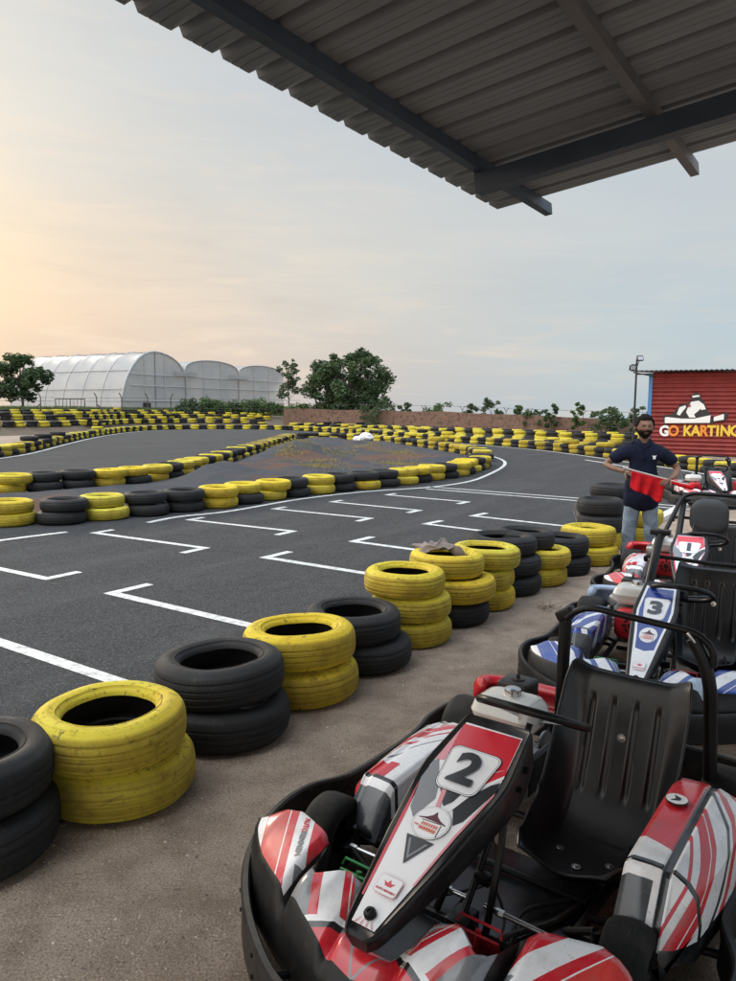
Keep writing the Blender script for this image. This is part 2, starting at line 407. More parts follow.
# bank at the back left with the grass strip on top of it
def bankline(u):
    us = [-140, 0, 80, 120, 180, 290, 400, 480]; ys = [40, 44, 47.5, 55., 61, 63., 66, 66]
    return float(np.interp(u, us, ys))
BU = list(range(-140, 481, 10))
def brow(u, k):
    """point k metres behind the foot row A of the bank"""
    Y = bankline(u) + k; x = (u - 368) / 735 * Y
    fade = float(np.interp(u, [240, 330, 420], [1, .55, .1]))
    z = float(np.interp(k, [-3, 0, 5, 10, 14, 40], [0, .42, .85, 1.1, 1.3, 1.35])) * fade
    return Vector((x, Y, z))
mb = MB(); mb.grid([[brow(u, k) - Vector((0, 0, .015 if k == -3 else 0)) for k in (-3, -1.5, 0, 2.5, 5, 7.5, 10, 12, 14, 20, 40)] for u in BU], flip=True)
tag(mb.build('earth_bank', M_soil, smooth=180), kind='structure')

# ---------------------------------------------------------------- painted lines
def ribbon(mb, pts, w, z=.008):
    a = offset(pts, w / 2); b_ = offset(pts, -w / 2); vs = []
    for p, q in zip(a, b_): vs += [(p[0], p[1], z), (q[0], q[1], z)]
    mb.add(vs, [(2 * i, 2 * i + 1, 2 * i + 3, 2 * i + 2) for i in range(len(pts) - 1)])
mb = MB()
ends = [((-4.6, 5.9), (-2.76, 4.99)), None]
near = [((0, 643), (125, 685)), ((108, 593), (262, 629)), ((262, 557.5), (372, 575)), ((350, 541.5), (450, 555)), ((423, 524), (520, 536)), ((470, 516), (560, 526))]
for i, (p, q) in enumerate(near):
    a, b_ = gp(*p), gp(*q); d_ = (b_ - a).normalized()
    if i == 0: a = a - d_ * 1.2
    b_ = a + d_ * 2.1 if i else b_ + d_ * .1
    ribbon(mb, [a[:2], b_[:2]], .1)
    hk = Vector((d_.y, -d_.x, 0)) * -1
    ribbon(mb, [(a + d_ * .05 + hk * .05)[:2], (a + d_ * .05 + hk * .42)[:2]], .1)
far = [((-40, 561), (50, 580)), ((92, 533), (208, 549)), ((187, 520), (296, 532)), ((272, 509), (373, 519)), ((330, 502), (422, 511)), ((385, 495), (470, 502.5))]
for i, (p, q) in enumerate(far):
    a, b_ = gp(*p), gp(*q); d_ = (b_ - a).normalized(); hk = Vector((d_.y, -d_.x, 0))
    ribbon(mb, [a[:2], b_[:2]], .09)
    s_ = -1 if i == 0 else 1
    ribbon(mb, [(b_ - d_ * .05 + hk * .05 * s_)[:2], (b_ - d_ * .05 + hk * .36 * s_)[:2]], .1)
    ribbon(mb, [(a + d_ * .05 - hk * .05 * s_)[:2], (a + d_ * .05 - hk * .3)[:2]], .09)
e1 = [tuple(gp(*p)[:2]) for p in ((-25, 547), (0, 541), (30, 537), (67, 532.5))]
ribbon(mb, e1, .1)
e2 = [tuple(gp(*p)[:2]) for p in ((148, 523), (180, 517), (230, 511.5), (300, 499.5), (365, 492), (430, 487.5), (470, 481.5), (490, 474), (502, 467.5), (505, 463), (501, 459.5), (492, 456.5))]
ribbon(mb, cr(e2, 6), .1)
ribbon(mb, offset(cr(LEFT, 3), -.55), .13)
ribbon(mb, offset(cr(R1[2:], 3), -.5), .12)
a, b_ = gp(428, 487), gp(700, 508); ribbon(mb, [a[:2], b_[:2]], .09)
a, b_ = gp(426, 489.2), gp(696, 510.4); ribbon(mb, [a[:2], b_[:2]], .09)
n_ = 34
for k in range(n_):
    p = gp(428 + (700 - 428) * k / n_, 488.2 + (509.4 - 488.2) * k / n_); 
    pass
a, b_ = gp(585, 460), gp(657, 472); ribbon(mb, [a[:2], b_[:2]], .11)
tag(mb.build('track_markings', M_paint, smooth=0), kind='structure')
# loose stones on the pit lane
from mathutils import noise as mnz
mb = MB(); rr = random.Random(5)
for k in range(5200):
    u = rr.uniform(-60, 560); v = rr.uniform(600, 1010) if k % 3 else rr.uniform(560, 760); p = gp(u, v)
    if mnz.noise(Vector((p.x * 1.7, p.y * 1.7, 0))) < rr.uniform(-.5, .35): continue
    nx_ = np.interp(p.y, [2.35, 3.45, 4.6, 5.6, 6.7, 7.9], [-1.42, -.72, -.1, .6, 1.3, 2.2])
    if p.x < nx_ - .3: continue
    s_ = rr.uniform(.0015, .0045) * (1 if rr.random() > .05 else 1.9); a = rr.uniform(0, 6.28); h_ = s_ * rr.uniform(.4, .9)
    vs = [(p.x + math.cos(a + q * 2 * PI / 5) * s_ * rr.uniform(.7, 1.2), p.y + math.sin(a + q * 2 * PI / 5) * s_ * rr.uniform(.7, 1.2), 0) for q in range(5)] + [(p.x + rr.uniform(-.3, .3) * s_, p.y + rr.uniform(-.3, .3) * s_, h_)]
    mb.add(vs, [(q, (q + 1) % 5, 5) for q in range(5)], rr.randrange(3))
o = mb.build('gravel', [simple('stone_light', (.5, .44, .37), .9), simple('stone_mid', (.3, .23, .18), .9), simple('stone_dark', (.12, .1, .09), .9)], smooth=0); tag(o, 'loose grit and small stones on the pit lane', 'gravel', kind='stuff')
# raised pale kerb between the pit lane and the track
kp = [(3.35, 9.35), (3.95, 10.3), (5.95, 13.35), (8.2, 16.4), (9.1, 17.3)]
mb = MB()
o1, o2 = offset(kp, .07), offset(kp, -.07); sec = []
for p, q in zip(o1, o2): sec.append([(p[0], p[1], 0.0), (p[0], p[1], .06), (q[0], q[1], .06), (q[0], q[1], 0.)])
mb.grid(sec); mb.f += [[0, 1, 2, 3]]; mb.m.append(0); mb.uv.append([(0, 0)] * 4)
M_kerb = simple('kerb_concrete', (.55, .53, .5), .8, 0, .25, 12, .4)
tag(mb.build('pit_kerb', M_kerb, smooth=20), kind='structure')

# ---------------------------------------------------------------- canopy over the pit
M_sheetmetal = simple('canopy_sheet', (.25, .262, .275), .6, .0, .14, 3., .08, spec=.25)
M_beam = simple('canopy_steel', (.045, .06, .085), .5, .0, .3, 8., .1)
M_beam2 = simple('canopy_purlin', (.16, .15, .145), .5, .3, .3, 8., .1)
Cc = Vector((.885, 5.204, 3.0)); E_ = Vector((.563, .827, 0)).normalized(); N_ = Vector((E_.y, -E_.x, 0)); Ns = (N_ + Vector((0, 0, .116))).normalized(); Up = E_.cross(Ns) * -1
if Up.z < 0: Up = -Up
cn_ = empty('pit_canopy', Cc + N_ * 4.3 - E_ * 4, label='corrugated metal canopy roof on dark steel beams over the pit lane', category='canopy') if False else None
can = empty('pit_canopy', (0, 0, 0)); tag(can, 'corrugated metal canopy roof on dark steel beams over the pit lane', 'canopy')
def cpt(e, n, u): return Cc + E_ * e + Ns * n + Up * u
prof = []
pitch = .205
e = 0.
while e > -13:
    for de, u in ((0, 0), (-.036, 0), (-.041, .005), (-.046, 0), (-.082, 0), (-.087, .005), (-.092, 0), (-.128, 0), (-.142, .033), (-.174, .033), (-.188, 0)): prof.append((e + de, u))
    # the small stiffening ribs in each pan
    e -= pitch
mb = MB()
cols = [-.02] + [k * .45 for k in range(1, 15)]
mb.grid([[cpt(e, n, u) for n in cols] for e, u in prof])
o = mb.build('roof_sheet', M_sheetmetal, can, smooth=20)
sm = o.modifiers.new('t', 'SOLIDIFY'); sm.thickness = .004
def beam(name, p, q, w, h, mat, lip=True):
    """channel section from p to q, top of the beam at the given line"""
    p, q = Vector(p), Vector(q); d_ = (q - p).normalized(); sd_ = d_.cross(Up).normalized()
    mb = MB(); t_ = .006
    Rm = Matrix((d_, sd_, Up)).transposed()
    c = (p + q) / 2; L_ = (q - p).length
    mb.box(c - Up * h / 2 , (L_, w, h), 0, Rm)
    return mb.build(name, mat, can, smooth=0)
for n in (.27, 1.2, 2.3, 3.4, 4.5, 5.6):
    mb = MB(); Rm = Matrix((E_, Ns, Up)).transposed(); L_ = 13.2; c = cpt(.19 - L_ / 2, n, -.002)
    mb.box(c - Up * .003, (L_, .05, .005), 0, Rm); mb.box(c - Up * .072, (L_, .05, .005), 0, Rm)
    mb.box(c - Up * .0375 + Ns * .0225, (L_, .005, .064), 0, Rm)
    mb.box(c - Up * .060 - Ns * .0225, (L_, .005, .019), 0, Rm); mb.box(c - Up * .015 - Ns * .0225, (L_, .005, .019), 0, Rm)
    mb.build('purlin', M_beam if n < 1 else M_beam2, can, smooth=0)
for e in (-.86, -4.9, -8.9):
    beam('rafter', cpt(e, .24, -.0775), cpt(e, 6.2, -.0775), .085, .105, M_beam)
for e in (-.86, -4.9, -8.9):
    p = cpt(e, 4.4, -.18); mb = MB(); mb.cyl((p.x, p.y, 0), (p.x, p.y, p.z), .05, 16); mb.box((p.x, p.y, .008), (.25, .25, .016))
    mb.build('post', M_beam, can)

# ---------------------------------------------------------------- red building with its sign
def corr_red():
    m, t, b = new_mat('red_shutter', .45)
    P = t.n('ShaderNodeTexCoord').outputs['Object']
    n = t.noise(P, 3., 5, .65); n2 = t.noise(P, 22., 4, .6)
    c = t.mix(t.mapr(n, .35, .68), (.19, .018, .015, 1), (.27, .033, .028, 1)); c = t.mix(t.mapr(n2, .55, .75, 0, .4), c, (.2, .03, .025, 1))
    t.L(c, b.inputs['Base Color']); return m
M_red = corr_red(); M_blue = simple('blue_trim', (.06, .2, .42), .5, 0, .2); M_roofm = simple('roof_metal', (.12, .12, .12), .5, .3, .2)
A = at(650, 440, 28.6); A.z = 0; Bp = at(736, 440, 27.2); Bp.z = 0
bd = (Bp - A).normalized(); bn_ = Vector((bd.y, -bd.x, 0))   # towards camera
if bn_.y > 0: bn_ = -bn_
bl = empty('red_building', A); tag(bl, 'red corrugated metal shed with a kart sign and blue corner post', 'building')
ang = math.atan2(bd.y, bd.x)
bl.rotation_euler = (0, 0, ang)                      # local x along the wall, local -y towards the camera
Hb = 3.12
mb = MB(); n = 40; rows = []
for k in range(n * 4 + 1):
    z = .03 + Hb * k / (n * 4); ph = (k % 8) / 8
    rows.append([(x, -.02 + .034 * math.cos(2 * PI * k / 8), z) for x in (0, 5, 10)])
mb.grid(rows, flip=True); mb.build('wall', M_red, bl, smooth=60)
mb = MB(); mb.box((5, 2.56, Hb / 2), (9.96, 5.04, Hb - .02)); mb.build('body', M_red, bl, smooth=0)
mb = MB(); mb.box((-.075, 0, Hb / 2), (.14, .14, Hb), bev=.01); mb.build('corner_post', M_blue, bl)
mb = MB(); P = []
for k in range(0, 260):
    x = -.75 + k * .043; P.append([(x, -.5, Hb + .06 + .022 * math.sin(k * PI / 2.)), (x, 5.4, Hb + .3 + .022 * math.sin(k * PI / 2.))])
mb.grid(P, flip=True); rf = mb.build('roof', M_roofm, bl, smooth=60); q = rf.modifiers.new('t', 'SOLIDIFY'); q.thickness = .02
mb = MB(); mb.tube([(-.7, -.3, Hb + .03), (0, -.1, Hb - .12)], .025, 6); mb.box((-.35, .2, Hb - .02), (.6, .06, .05)); mb.build('eave_bracket', M_roofm, bl)
M_white = simple('white_panel', (.8, .8, .78), .5, 0, .06); M_dark = simple('black_plastic', (.018, .018, .02), .45, 0, .3, 20)
M_yel = simple('yellow_letters', (.75, .5, .05), .5, 0, .08)
M_org = simple('orange_letters', (.75, .24, .03), .5, 0, .08)
def sgn(px_, py_):
    """picture point on the sign wall -> local wall coordinates"""
    d_ = (fw + rt * ((px_ - 368) / 735) + up * ((490.5 - py_) / 735)); o_ = Vector((0, 0, H))
    t_ = (A - o_).dot(bn_) / d_.dot(bn_); p = o_ + d_ * t_ - A; return (p.dot(bd), p.z)
# painted-board emblem: driver on a kart
def board(name, polys, mats, par, y=-.05, z=.02):
    mb = MB()
    for k, (pl, mi) in enumerate(polys):
        pts = [sgn(*p) for p in pl]; ar = sum(a[0] * b_[1] - b_[0] * a[1] for a, b_ in zip(pts, pts[1:] + pts[:1]))
        if ar < 0: pts = pts[::-1]
        nn = len(pts); y0, y1 = y - .004 * k, y - .02 - .004 * k
        vs = [(x, y0, zz) for x, zz in pts] + [(x, y1, zz) for x, zz in pts]
        mb.add(vs, [tuple(range(nn)), tuple(reversed(range(nn, 2 * nn)))] + [(i, nn + i, nn + (i + 1) % nn, (i + 1) % nn) for i in range(nn)], mi)
    return mb.build(name, mats, par, smooth=0)
s3 = lambda pts: [(620 + a / 6.345, 360 + b / 6.345) for a, b in pts]
rider = [(s3([(275, 350), (330, 345), (360, 310), (380, 285), (420, 280), (450, 262), (455, 225), (475, 208), (505, 212), (512, 240), (535, 265), (548, 310), (575, 345), (580, 370), (680, 330), (688, 345), (668, 385), (600, 395), (580, 405), (280, 405)]), 1),
         (s3([(285, 365), (300, 362), (390, 372), (470, 372), (575, 350), (570, 398), (285, 400)]), 0),
         (s3([(360, 345), (378, 300), (415, 288), (420, 300), (395, 330), (380, 352)]), 0),
         (s3([(432, 300), (452, 266), (500, 258), (530, 290), (500, 320), (470, 345), (480, 365), (440, 365), (420, 330)]), 0),
         (s3([(505, 262), (532, 282), (545, 312), (515, 318)]), 0),
         (s3([(458, 228), (500, 222), (508, 232), (462, 240)]), 0),
         (s3([(595, 362), (660, 342), (658, 378), (595, 388)]), 0),
         (s3([(430, 285), (450, 283), (448, 298), (432, 300)]), 2)]
board('kart_emblem', rider, [M_white, M_dark, M_red], bl)
gx0, gz = sgn(660.5, 431.5); gx1, _ = sgn(736, 431.5)
mb = MB()
for k, (ch, cx_, mi) in enumerate((('G', 664.2, 0), ('O', 673.6, 2), ('K', 687.4, 1), ('A', 695.7, 1), ('R', 703.7, 2), ('T', 711.4, 1), ('I', 717.6, 1), ('N', 725.3, 1), ('G', 735.2, 1))):
    lx, lz = sgn(cx_, 431.3)
    textmesh(ch, .54, Matrix.Translation((lx, -.07, lz)) @ Matrix.Rotation(PI / 2, 4, 'X'), mb, mi, bold=.022, extrude=.012, sx=.86)
mb.build('sign_lettering', [M_white, M_yel, M_org], bl, smooth=0)

# ---------------------------------------------------------------- flood light pole
pb = at(633, 440, 28.3); pole = empty('floodlight_pole', (pb.x, pb.y, 0)); tag(pole, 'thin dark floodlight pole standing behind the tyre barrier left of the red shed', 'lamp post')
mb = MB(); mb.cyl((0, 0, 0), (0, 0, 3.62), .045, 10, r2=.035); mb.box((0, 0, .01), (.25, .25, .02)); mb.build('post', M_dark, pole)
mb = MB(); mb.tube([(-.2, 0, 3.42), (.06, 0, 3.42)], .018, 6); mb.tube([(0, 0, 3.3), (.1, 0, 3.6)], .015, 6); mb.build('bracket', M_dark, pole)
for p, r in (((-.16, -.03, 3.3), .25), ((.1, -.04, 3.66), -.5)):
    mb = MB(); R = Matrix.Rotation(r, 4, 'X').to_3x3(); mb.box(p, (.24, .1, .2), 0, R, bev=.015); o = mb.build('floodlight', M_dark, pole)
    m2 = MB(); m2.box((p[0], p[1] - .055, p[2]), (.19, .008, .15), 0, R); m2.build('lens', simple('lamp_glass', (.35, .37, .4), .15), o, smooth=0)

# ---------------------------------------------------------------- brick boundary wall
def brick_mat():
    m, t, b = new_mat('brick', .9, spec=.2)
    tc = t.n('ShaderNodeTexCoord').outputs['UV']
    br = t.n('ShaderNodeTexBrick'); t.L(tc, br.inputs['Vector']); br.inputs['Scale'].default_value = 1.
    br.inputs['Brick Width'].default_value = .24; br.inputs['Row Height'].default_value = .085; br.inputs['Mortar Size'].default_value = .012
    br.inputs['Color1'].default_value = (.13, .055, .036, 1); br.inputs['Color2'].default_value = (.2, .1, .07, 1); br.inputs['Mortar'].default_value = (.2, .17, .14, 1)
    n = t.noise(tc, .8, 5, .6); n2 = t.noise(tc, 3.2, 4, .75)
    c = t.mix(t.mapr(n, .35, .7, 0, .6), br.outputs[0], (.2, .13, .1, 1)); c = t.mix(t.mapr(n2, .5, .62, 0, .75), c, (.055, .04, .035, 1)); c = t.mix(t.mapr(n2, .46, .36, 0, .5), c, (.19, .12, .09, 1))
    t.L(c, b.inputs['Base Color']); bump(t, b, br.outputs[1], -.6, .02); return m
M_brick = brick_mat()
WL = [(-7.2, 63., 1.66), (-5.2, 62.5, 1.66), (1.6, 57.5, 1.6), (6, 53.2, 1.52), (10.6, 49., 1.36), (15.5, 45.0, 1.2), (19., 42.2, 1.12), (24, 38.2, 1.05), (30, 33.4, 1.05)]
mb = MB(); acc = 0; n = len(WL); vs = []; fs = []; uv = []
for i in range(n - 1):
    a, b_ = Vector(WL[i]), Vector(WL[i + 1]); k = 12
    L_ = (b_ - a).to_2d().length
    for j in range(k):
        p, q = a.lerp(b_, j / k), a.lerp(b_, (j + 1) / k); u0, u1 = acc + L_ * j / k, acc + L_ * (j + 1) / k
        nn = Vector((-(b_ - a).y, (b_ - a).x, 0)).normalized() * .12
        z0, z1 = p.z + .03 * math.sin(u0 * .9), q.z + .03 * math.sin(u1 * .9)
        for s_, fl in ((-1, 0), (1, 1)):
            A4 = [(p.x + nn.x * s_, p.y + nn.y * s_, 0), (q.x + nn.x * s_, q.y + nn.y * s_, 0), (q.x + nn.x * s_, q.y + nn.y * s_, z1), (p.x + nn.x * s_, p.y + nn.y * s_, z0)]
            U4 = [(u0, 0), (u1, 0), (u1, z1), (u0, z0)]
            mb.add(A4, [(3, 2, 1, 0) if fl else (0, 1, 2, 3)], 0, [U4[::-1] if fl else U4])
        mb.add([(p.x - nn.x, p.y - nn.y, z0), (q.x - nn.x, q.y - nn.y, z1), (q.x + nn.x, q.y + nn.y, z1), (p.x + nn.x, p.y + nn.y, z0)], [(0, 1, 2, 3)], 0, [[(u0, 0), (u1, 0), (u1, .2), (u0, .2)]])
    acc += L_
o = mb.build('brick_wall', M_brick, smooth=0); tag(o, 'long low red brick boundary wall running behind the tyre rows', 'wall')
def wallpt(s):
    s = s * (len(WL) - 1); i = min(int(s), len(WL) - 2); return Vector(WL[i]).lerp(Vector(WL[i + 1]), s - i)
# barbed-wire brackets standing on the wall top
M_iron = simple('rusty_iron', (.09, .08, .075), .7, .3, .3)
wi = MB()
for k in range(22):
    p = wallpt((k + .5) / 22 * .8 + .12); mb = MB()
    mb.tube([(0, 0, 0), (0, 0, .22), (-.16, .1, .5)], .022, 5); mb.tube([(0, 0, .22), (.16, -.1, .5)], .022, 5)
    o = mb.build('wire_bracket', M_iron, loc=(p.x, p.y, p.z - .04))
    tag(o, 'small iron Y bracket for barbed wire on top of the brick wall', 'bracket', 'wire brackets along the brick wall')
for a_ in (-.15, .15):
    pts = []
    for k in range(60):
        p = wallpt(.12 + .8 * k / 59); pts.append((p.x + a_, p.y - a_ * .6, p.z + .42 + .02 * math.sin(k * 2.1)))
    wi.tube(pts, .006, 4)
tag(wi.build('barbed_wire', M_iron), 'thin strands of barbed wire above the brick wall', 'wire')

# ---------------------------------------------------------------- poly greenhouse
def film_mat():
    m, t, b = new_mat('greenhouse_film', .35, color=(.72, .73, .74, 1))
    P = t.n('ShaderNodeTexCoord').outputs['Object']; n = t.noise(P, .35, 4, .6); n2 = t.noise(P, 2.2, 4, .6, 1.)
    c = t.mix(t.mapr(n, .35, .65), (.52, .53, .53, 1), (.64, .62, .59, 1)); c = t.mix(t.mapr(n2, .5, .75, 0, .35), c, (.66, .68, .68, 1))
    t.L(c, b.inputs['Base Color']); b.inputs['Transmission Weight'].default_value = 0
    b.inputs['Subsurface Weight'].default_value = 0
    tr = t.n('ShaderNodeBsdfTranslucent'); t.L(c, tr.inputs['Color']); mx = t.n('ShaderNodeMixShader'); mx.inputs[0].default_value = .42
    out = m.node_tree.nodes['Material Output']; t.L(b.outputs[0], mx.inputs[1]); t.L(tr.outputs[0], mx.inputs[2]); t.L(mx.outputs[0], out.inputs[0])
    bump(t, b, n2, .3, .05); return m
M_film = film_mat(); M_galv = simple('galvanised_tube', (.5, .5, .5), .5, .4, .15)
gh = empty('greenhouse', (0, 0, 0)); tag(gh, 'large white plastic poly greenhouse with three arched bays beyond the track', 'greenhouse')
G0 = at(122, 408, 77); G0.z = 0; G1 = at(283, 408, 100); G1.z = 0
gd_ = (G1 - G0).normalized(); gb = Vector((-gd_.y, gd_.x, 0)); 
if gb.y < 0: gb = -gb
Wb = (G1 - G0).length / 3; zg = 5.0; pk = 7.7; depth = 19
def arch(i, k, n=16):
    """arch of bay i at depth fraction k; returns points from left foot over the top"""
    base = G0 + gd_ * Wb * i + gb * depth * k; pts = []
    for j in range(n + 1):
        a = PI * j / n
        x = (1 - math.cos(a)) / 2 * Wb; z = zg + (pk - zg) * math.sin(a) if i == 0 else 6.0 + 1.25 * math.sin(a) ** .8 + (.0 if i == 1 else -.1)
        pts.append(base + gd_ * x + Vector((0, 0, z)))
    return pts
for i in range(3):
    mb = MB(); P = []
    for k in range(0, 25): P.append([p + Vector((0, 0, .07 * math.sin(k * PI / 3.) ** 2 * -1)) for p in arch(i, k / 24)])
    if i == 0:   # the outer side curves all the way down to the ground
        P = []
        for k in range(25):
            base = G0 + gb * depth * (k / 24); row = []
            for j in range(15):
                a = PI / 2 * j / 14; row.append(base + gd_ * (1 - math.cos(a)) * Wb * .55 - gd_ * .25 + Vector((0, 0, pk * math.sin(a) ** .9 - .1 * math.sin(k * PI / 4) ** 2)))
            for j in range(8, 17): row.append(arch(0, k / 24)[j])
            P.append(row)
    mb.grid(P); mb.build('roof_film', M_film, gh, smooth=60)
    for kf in (0, 1):
        mb = MB(); top = arch(i, kf) if i else P[0 if kf == 0 else 24]
        vs = list(top) + [Vector((p.x, p.y, 0)) for p in top]; n = len(top)
        if i == 0:
            b0, b1 = P[0 if kf == 0 else 24][0], P[0 if kf == 0 else 24][-1]
            vs = list(top) + [Vector((p.x, p.y, 0)) for p in top]
        mb.add(vs, [(j, j + 1, n + j + 1, n + j) for j in range(n - 1)]); mb.build('end_wall', M_film, gh, smooth=0)
mb = MB()
for i in range(3):
    rowp = arch(i, -.003) if i else [p - gb * .06 for p in P0] if False else arch(i, -.003)
    if i == 0:
        rowp = [G0 - gb * .06 + gd_ * (1 - math.cos(PI / 2 * j / 14)) * Wb * .55 - gd_ * .25 + Vector((0, 0, pk * math.sin(PI / 2 * j / 14) ** .9)) for j in range(15)]
        rowp = rowp + arch(0, -.003)[8:]
    mb.tube(rowp, .07, 6)
    for fx in ((.0, .33, .66, 1.) if i else (.34, .66, 1.)):
        b_ = G0 + gd_ * Wb * (i + fx) - gb * .1; zt = zg + (pk - zg) * math.sin(math.acos(1 - 2 * fx)) if 0 < fx < 1 else zg
        mb.tube([b_, b_ + Vector((0, 0, zt if i == 0 else (6.0 + 1.15 * math.sin(math.acos(1 - 2 * fx)) if 0 < fx < 1 else 5.9)))], .05, 6)
for z in (2.4, 4.0, 5.2): mb.tube([G0 + gd_ * (Wb * .12 if z > 3 else .1) + Vector((0, 0, z)) - gb * .12, G1 + Vector((0, 0, z)) - gb * .12], .05, 5)
for i in range(3):   # open ventilation flaps in the valleys
    v_ = G0 + gd_ * Wb * (i + .97) - gb * .15
mb.build('frame', M_galv, gh)
mb = MB()
for k in range(0, 7):
    mb.tube([G0 + gb * depth * (k / 6) + gd_ * (1 - math.cos(PI / 2 * j / 14)) * Wb * .55 - gd_ * .3 + Vector((0, 0, pk * math.sin(PI / 2 * j / 14) ** .9 + .06)) for j in range(15)] + [p + Vector((0, 0, .08)) for p in arch(0, k / 6)[8:]], .035, 5)
for z in (1.6, 3.6, 5.6):
    a = math.asin((z / pk) ** (1 / .9)); off = gd_ * ((1 - math.cos(a)) * Wb * .55 - .34); mb.tube([G0 + off + Vector((0, 0, z)), G0 + off + gb * depth + Vector((0, 0, z))], .045, 5)
mb.build('roof_hoops', M_galv, gh)
for i in (1, 2):
    b_ = G0 + gd_ * Wb * i + Vector((0, 0, zg + .5)); mb = MB()
    mb.box(b_ - gb * .3, (3.4, .1, .5), 0, Matrix.Rotation(math.atan2(gd_.y, gd_.x), 3, 'Z')); mb.build('vent_flap', M_film, gh, smooth=0)
mb = MB(); b_ = G0 + gd_ * Wb * .36 + Vector((0, 0, 1.5)) - gb * .16; mb.box(b_, (1.0, .08, 1.4), 0, Matrix.Rotation(math.atan2(gd_.y, gd_.x), 3, 'Z')); mb.build('hatch', M_dark, gh, smooth=0)

# ---------------------------------------------------------------- plants
def leaf_mat(name, c1, c2):
    m, t, b = new_mat(name, .6, spec=.25)
    at_ = t.n('ShaderNodeAttribute'); at_.attribute_name = 'tone'
    t.L(t.mix(at_.outputs['Fac'], c1, c2), b.inputs['Base Color'])
    tr = t.n('ShaderNodeBsdfTranslucent'); t.L(t.mix(at_.outputs['Fac'], c1, c2), tr.inputs['Color']); mx = t.n('ShaderNodeMixShader'); mx.inputs[0].default_value = .25
    out = m.node_tree.nodes['Material Output']; t.L(b.outputs[0], mx.inputs[1]); t.L(tr.outputs[0], mx.inputs[2]); t.L(mx.outputs[0], out.inputs[0]); return m
M_leaf = leaf_mat('dark_leaves', (.022, .045, .024, 1), (.11, .165, .07, 1)); M_leaf2 = leaf_mat('light_leaves', (.045, .09, .025, 1), (.12, .19, .06, 1))
M_grassm = leaf_mat('grass_blades', (.05, .09, .025, 1), (.15, .17, .06, 1)); M_dry = leaf_mat('dry_grass', (.27, .2, .1, 1), (.3, .27, .11, 1))
M_bark = simple('bark', (.09, .07, .055), .9, 0, .3, 20, .4)
def leaves(name, centers, radii, n, size, mat, parent=None, loc=None, squash=.8):
    """many leaf faces spread through clumps"""
    centers = np.array(centers, float); radii = np.array(radii, float)
    w = radii ** 2; idx = rng.choice(len(centers), n, p=w / w.sum())
    d_ = rng.normal(size=(n, 3)); d_ /= np.linalg.norm(d_, axis=1)[:, None]
    r = rng.random(n) ** .45
    p = centers[idx] + d_ * (radii[idx] * r)[:, None] * np.array([1, 1, squash])
    a = rng.normal(size=(n, 3)); a /= np.linalg.norm(a, axis=1)[:, None]; a[:, 2] *= .6
    b_ = np.cross(a, rng.normal(size=(n, 3))); b_ /= np.linalg.norm(b_, axis=1)[:, None]
    s = size * (.6 + .8 * rng.random(n))[:, None]
    v = np.stack([p - a * s, p + b_ * s * .45, p + a * s, p - b_ * s * .45], 1).reshape(-1, 3)
    me = bpy.data.meshes.new(name); me.vertices.add(4 * n); me.vertices.foreach_set('co', v.ravel())
    me.loops.add(4 * n); me.loops.foreach_set('vertex_index', np.arange(4 * n)); me.polygons.add(n)
    me.polygons.foreach_set('loop_start', np.arange(0, 4 * n, 4)); me.update(calc_edges=True)
    at_ = me.attributes.new('tone', 'FLOAT', 'FACE'); at_.data.foreach_set('value', np.clip(rng.random(n) * .6 + (rng.random(len(centers))[idx]) * .4, 0, 1))
    me.materials.append(mat); o = bpy.data.objects.new(name, me); C.objects.link(o)
    if parent: o.parent = parent
    if loc: o.location = loc
    return o
def tree(name, base, h, w, label, group=None, n=4000, size=.16, mat=None, trunk=.12, nclump=26, low=.25, seed=1, cr_=.2, cat='tree'):
    r = random.Random(seed); e = empty(name, base); tag(e, label, cat, group)
    mb = MB(); tops = []
    mb.tube([(0, 0, -.15), (.03 * w, 0, h * .2), (-.02 * w, .02, h * .45), (0, 0, h * .8)], [trunk, trunk * .8, trunk * .55, trunk * .15], 8, smooth=4)
    cs, rs = [], []
    for k in range(nclump):
        a = r.random() * 2 * PI; f = r.random(); z = low + (1 - low) * (k + r.random()) / nclump
        env = math.sqrt(max(.02, 1 - ((z - .52) / .56) ** 2)); rad = w / 2 * env * (.25 + .75 * math.sqrt(f))
        c = (math.cos(a) * rad, math.sin(a) * rad, z * h * .94); cs.append(c); rs.append(w * cr_ * (.45 + .6 * r.random()) * (.6 + .4 * env))
        if k % 2 == 0: mb.tube([(0, 0, h * min(.6, z * .55)), (c[0] * .5, c[1] * .5, c[2] * .82), c], [trunk * .4, trunk * .2, trunk * .06], 5, smooth=3)
    mb.build('trunk', M_bark, e); leaves('crown', cs, rs, n, size, mat or M_leaf, e)
    return e
def tb(u, Y, z=0.): p = at(u, 410, Y); return (p.x, p.y, z)
tree('broad_tree', tb(22, 66, 1.2), 5.2, 4.5, 'bushy dark green tree in front of the left end of the greenhouse', n=7500, size=.17, nclump=44, low=.26, seed=3, cr_=.17)
tree('broad_tree', tb(350, 66, .3), 6.6, 7.2, 'large dark green tree rising behind the left end of the brick wall', n=19000, size=.17, nclump=90, low=.06, seed=9, cr_=.13, trunk=.2)
tree('slender_tree', tb(288.5, 72, 1.1), 5.6, 2.2, 'slender sparse tree at the right corner of the greenhouse', n=1700, size=.14, nclump=26, low=.34, seed=5, cr_=.22, trunk=.07, mat=M_leaf)
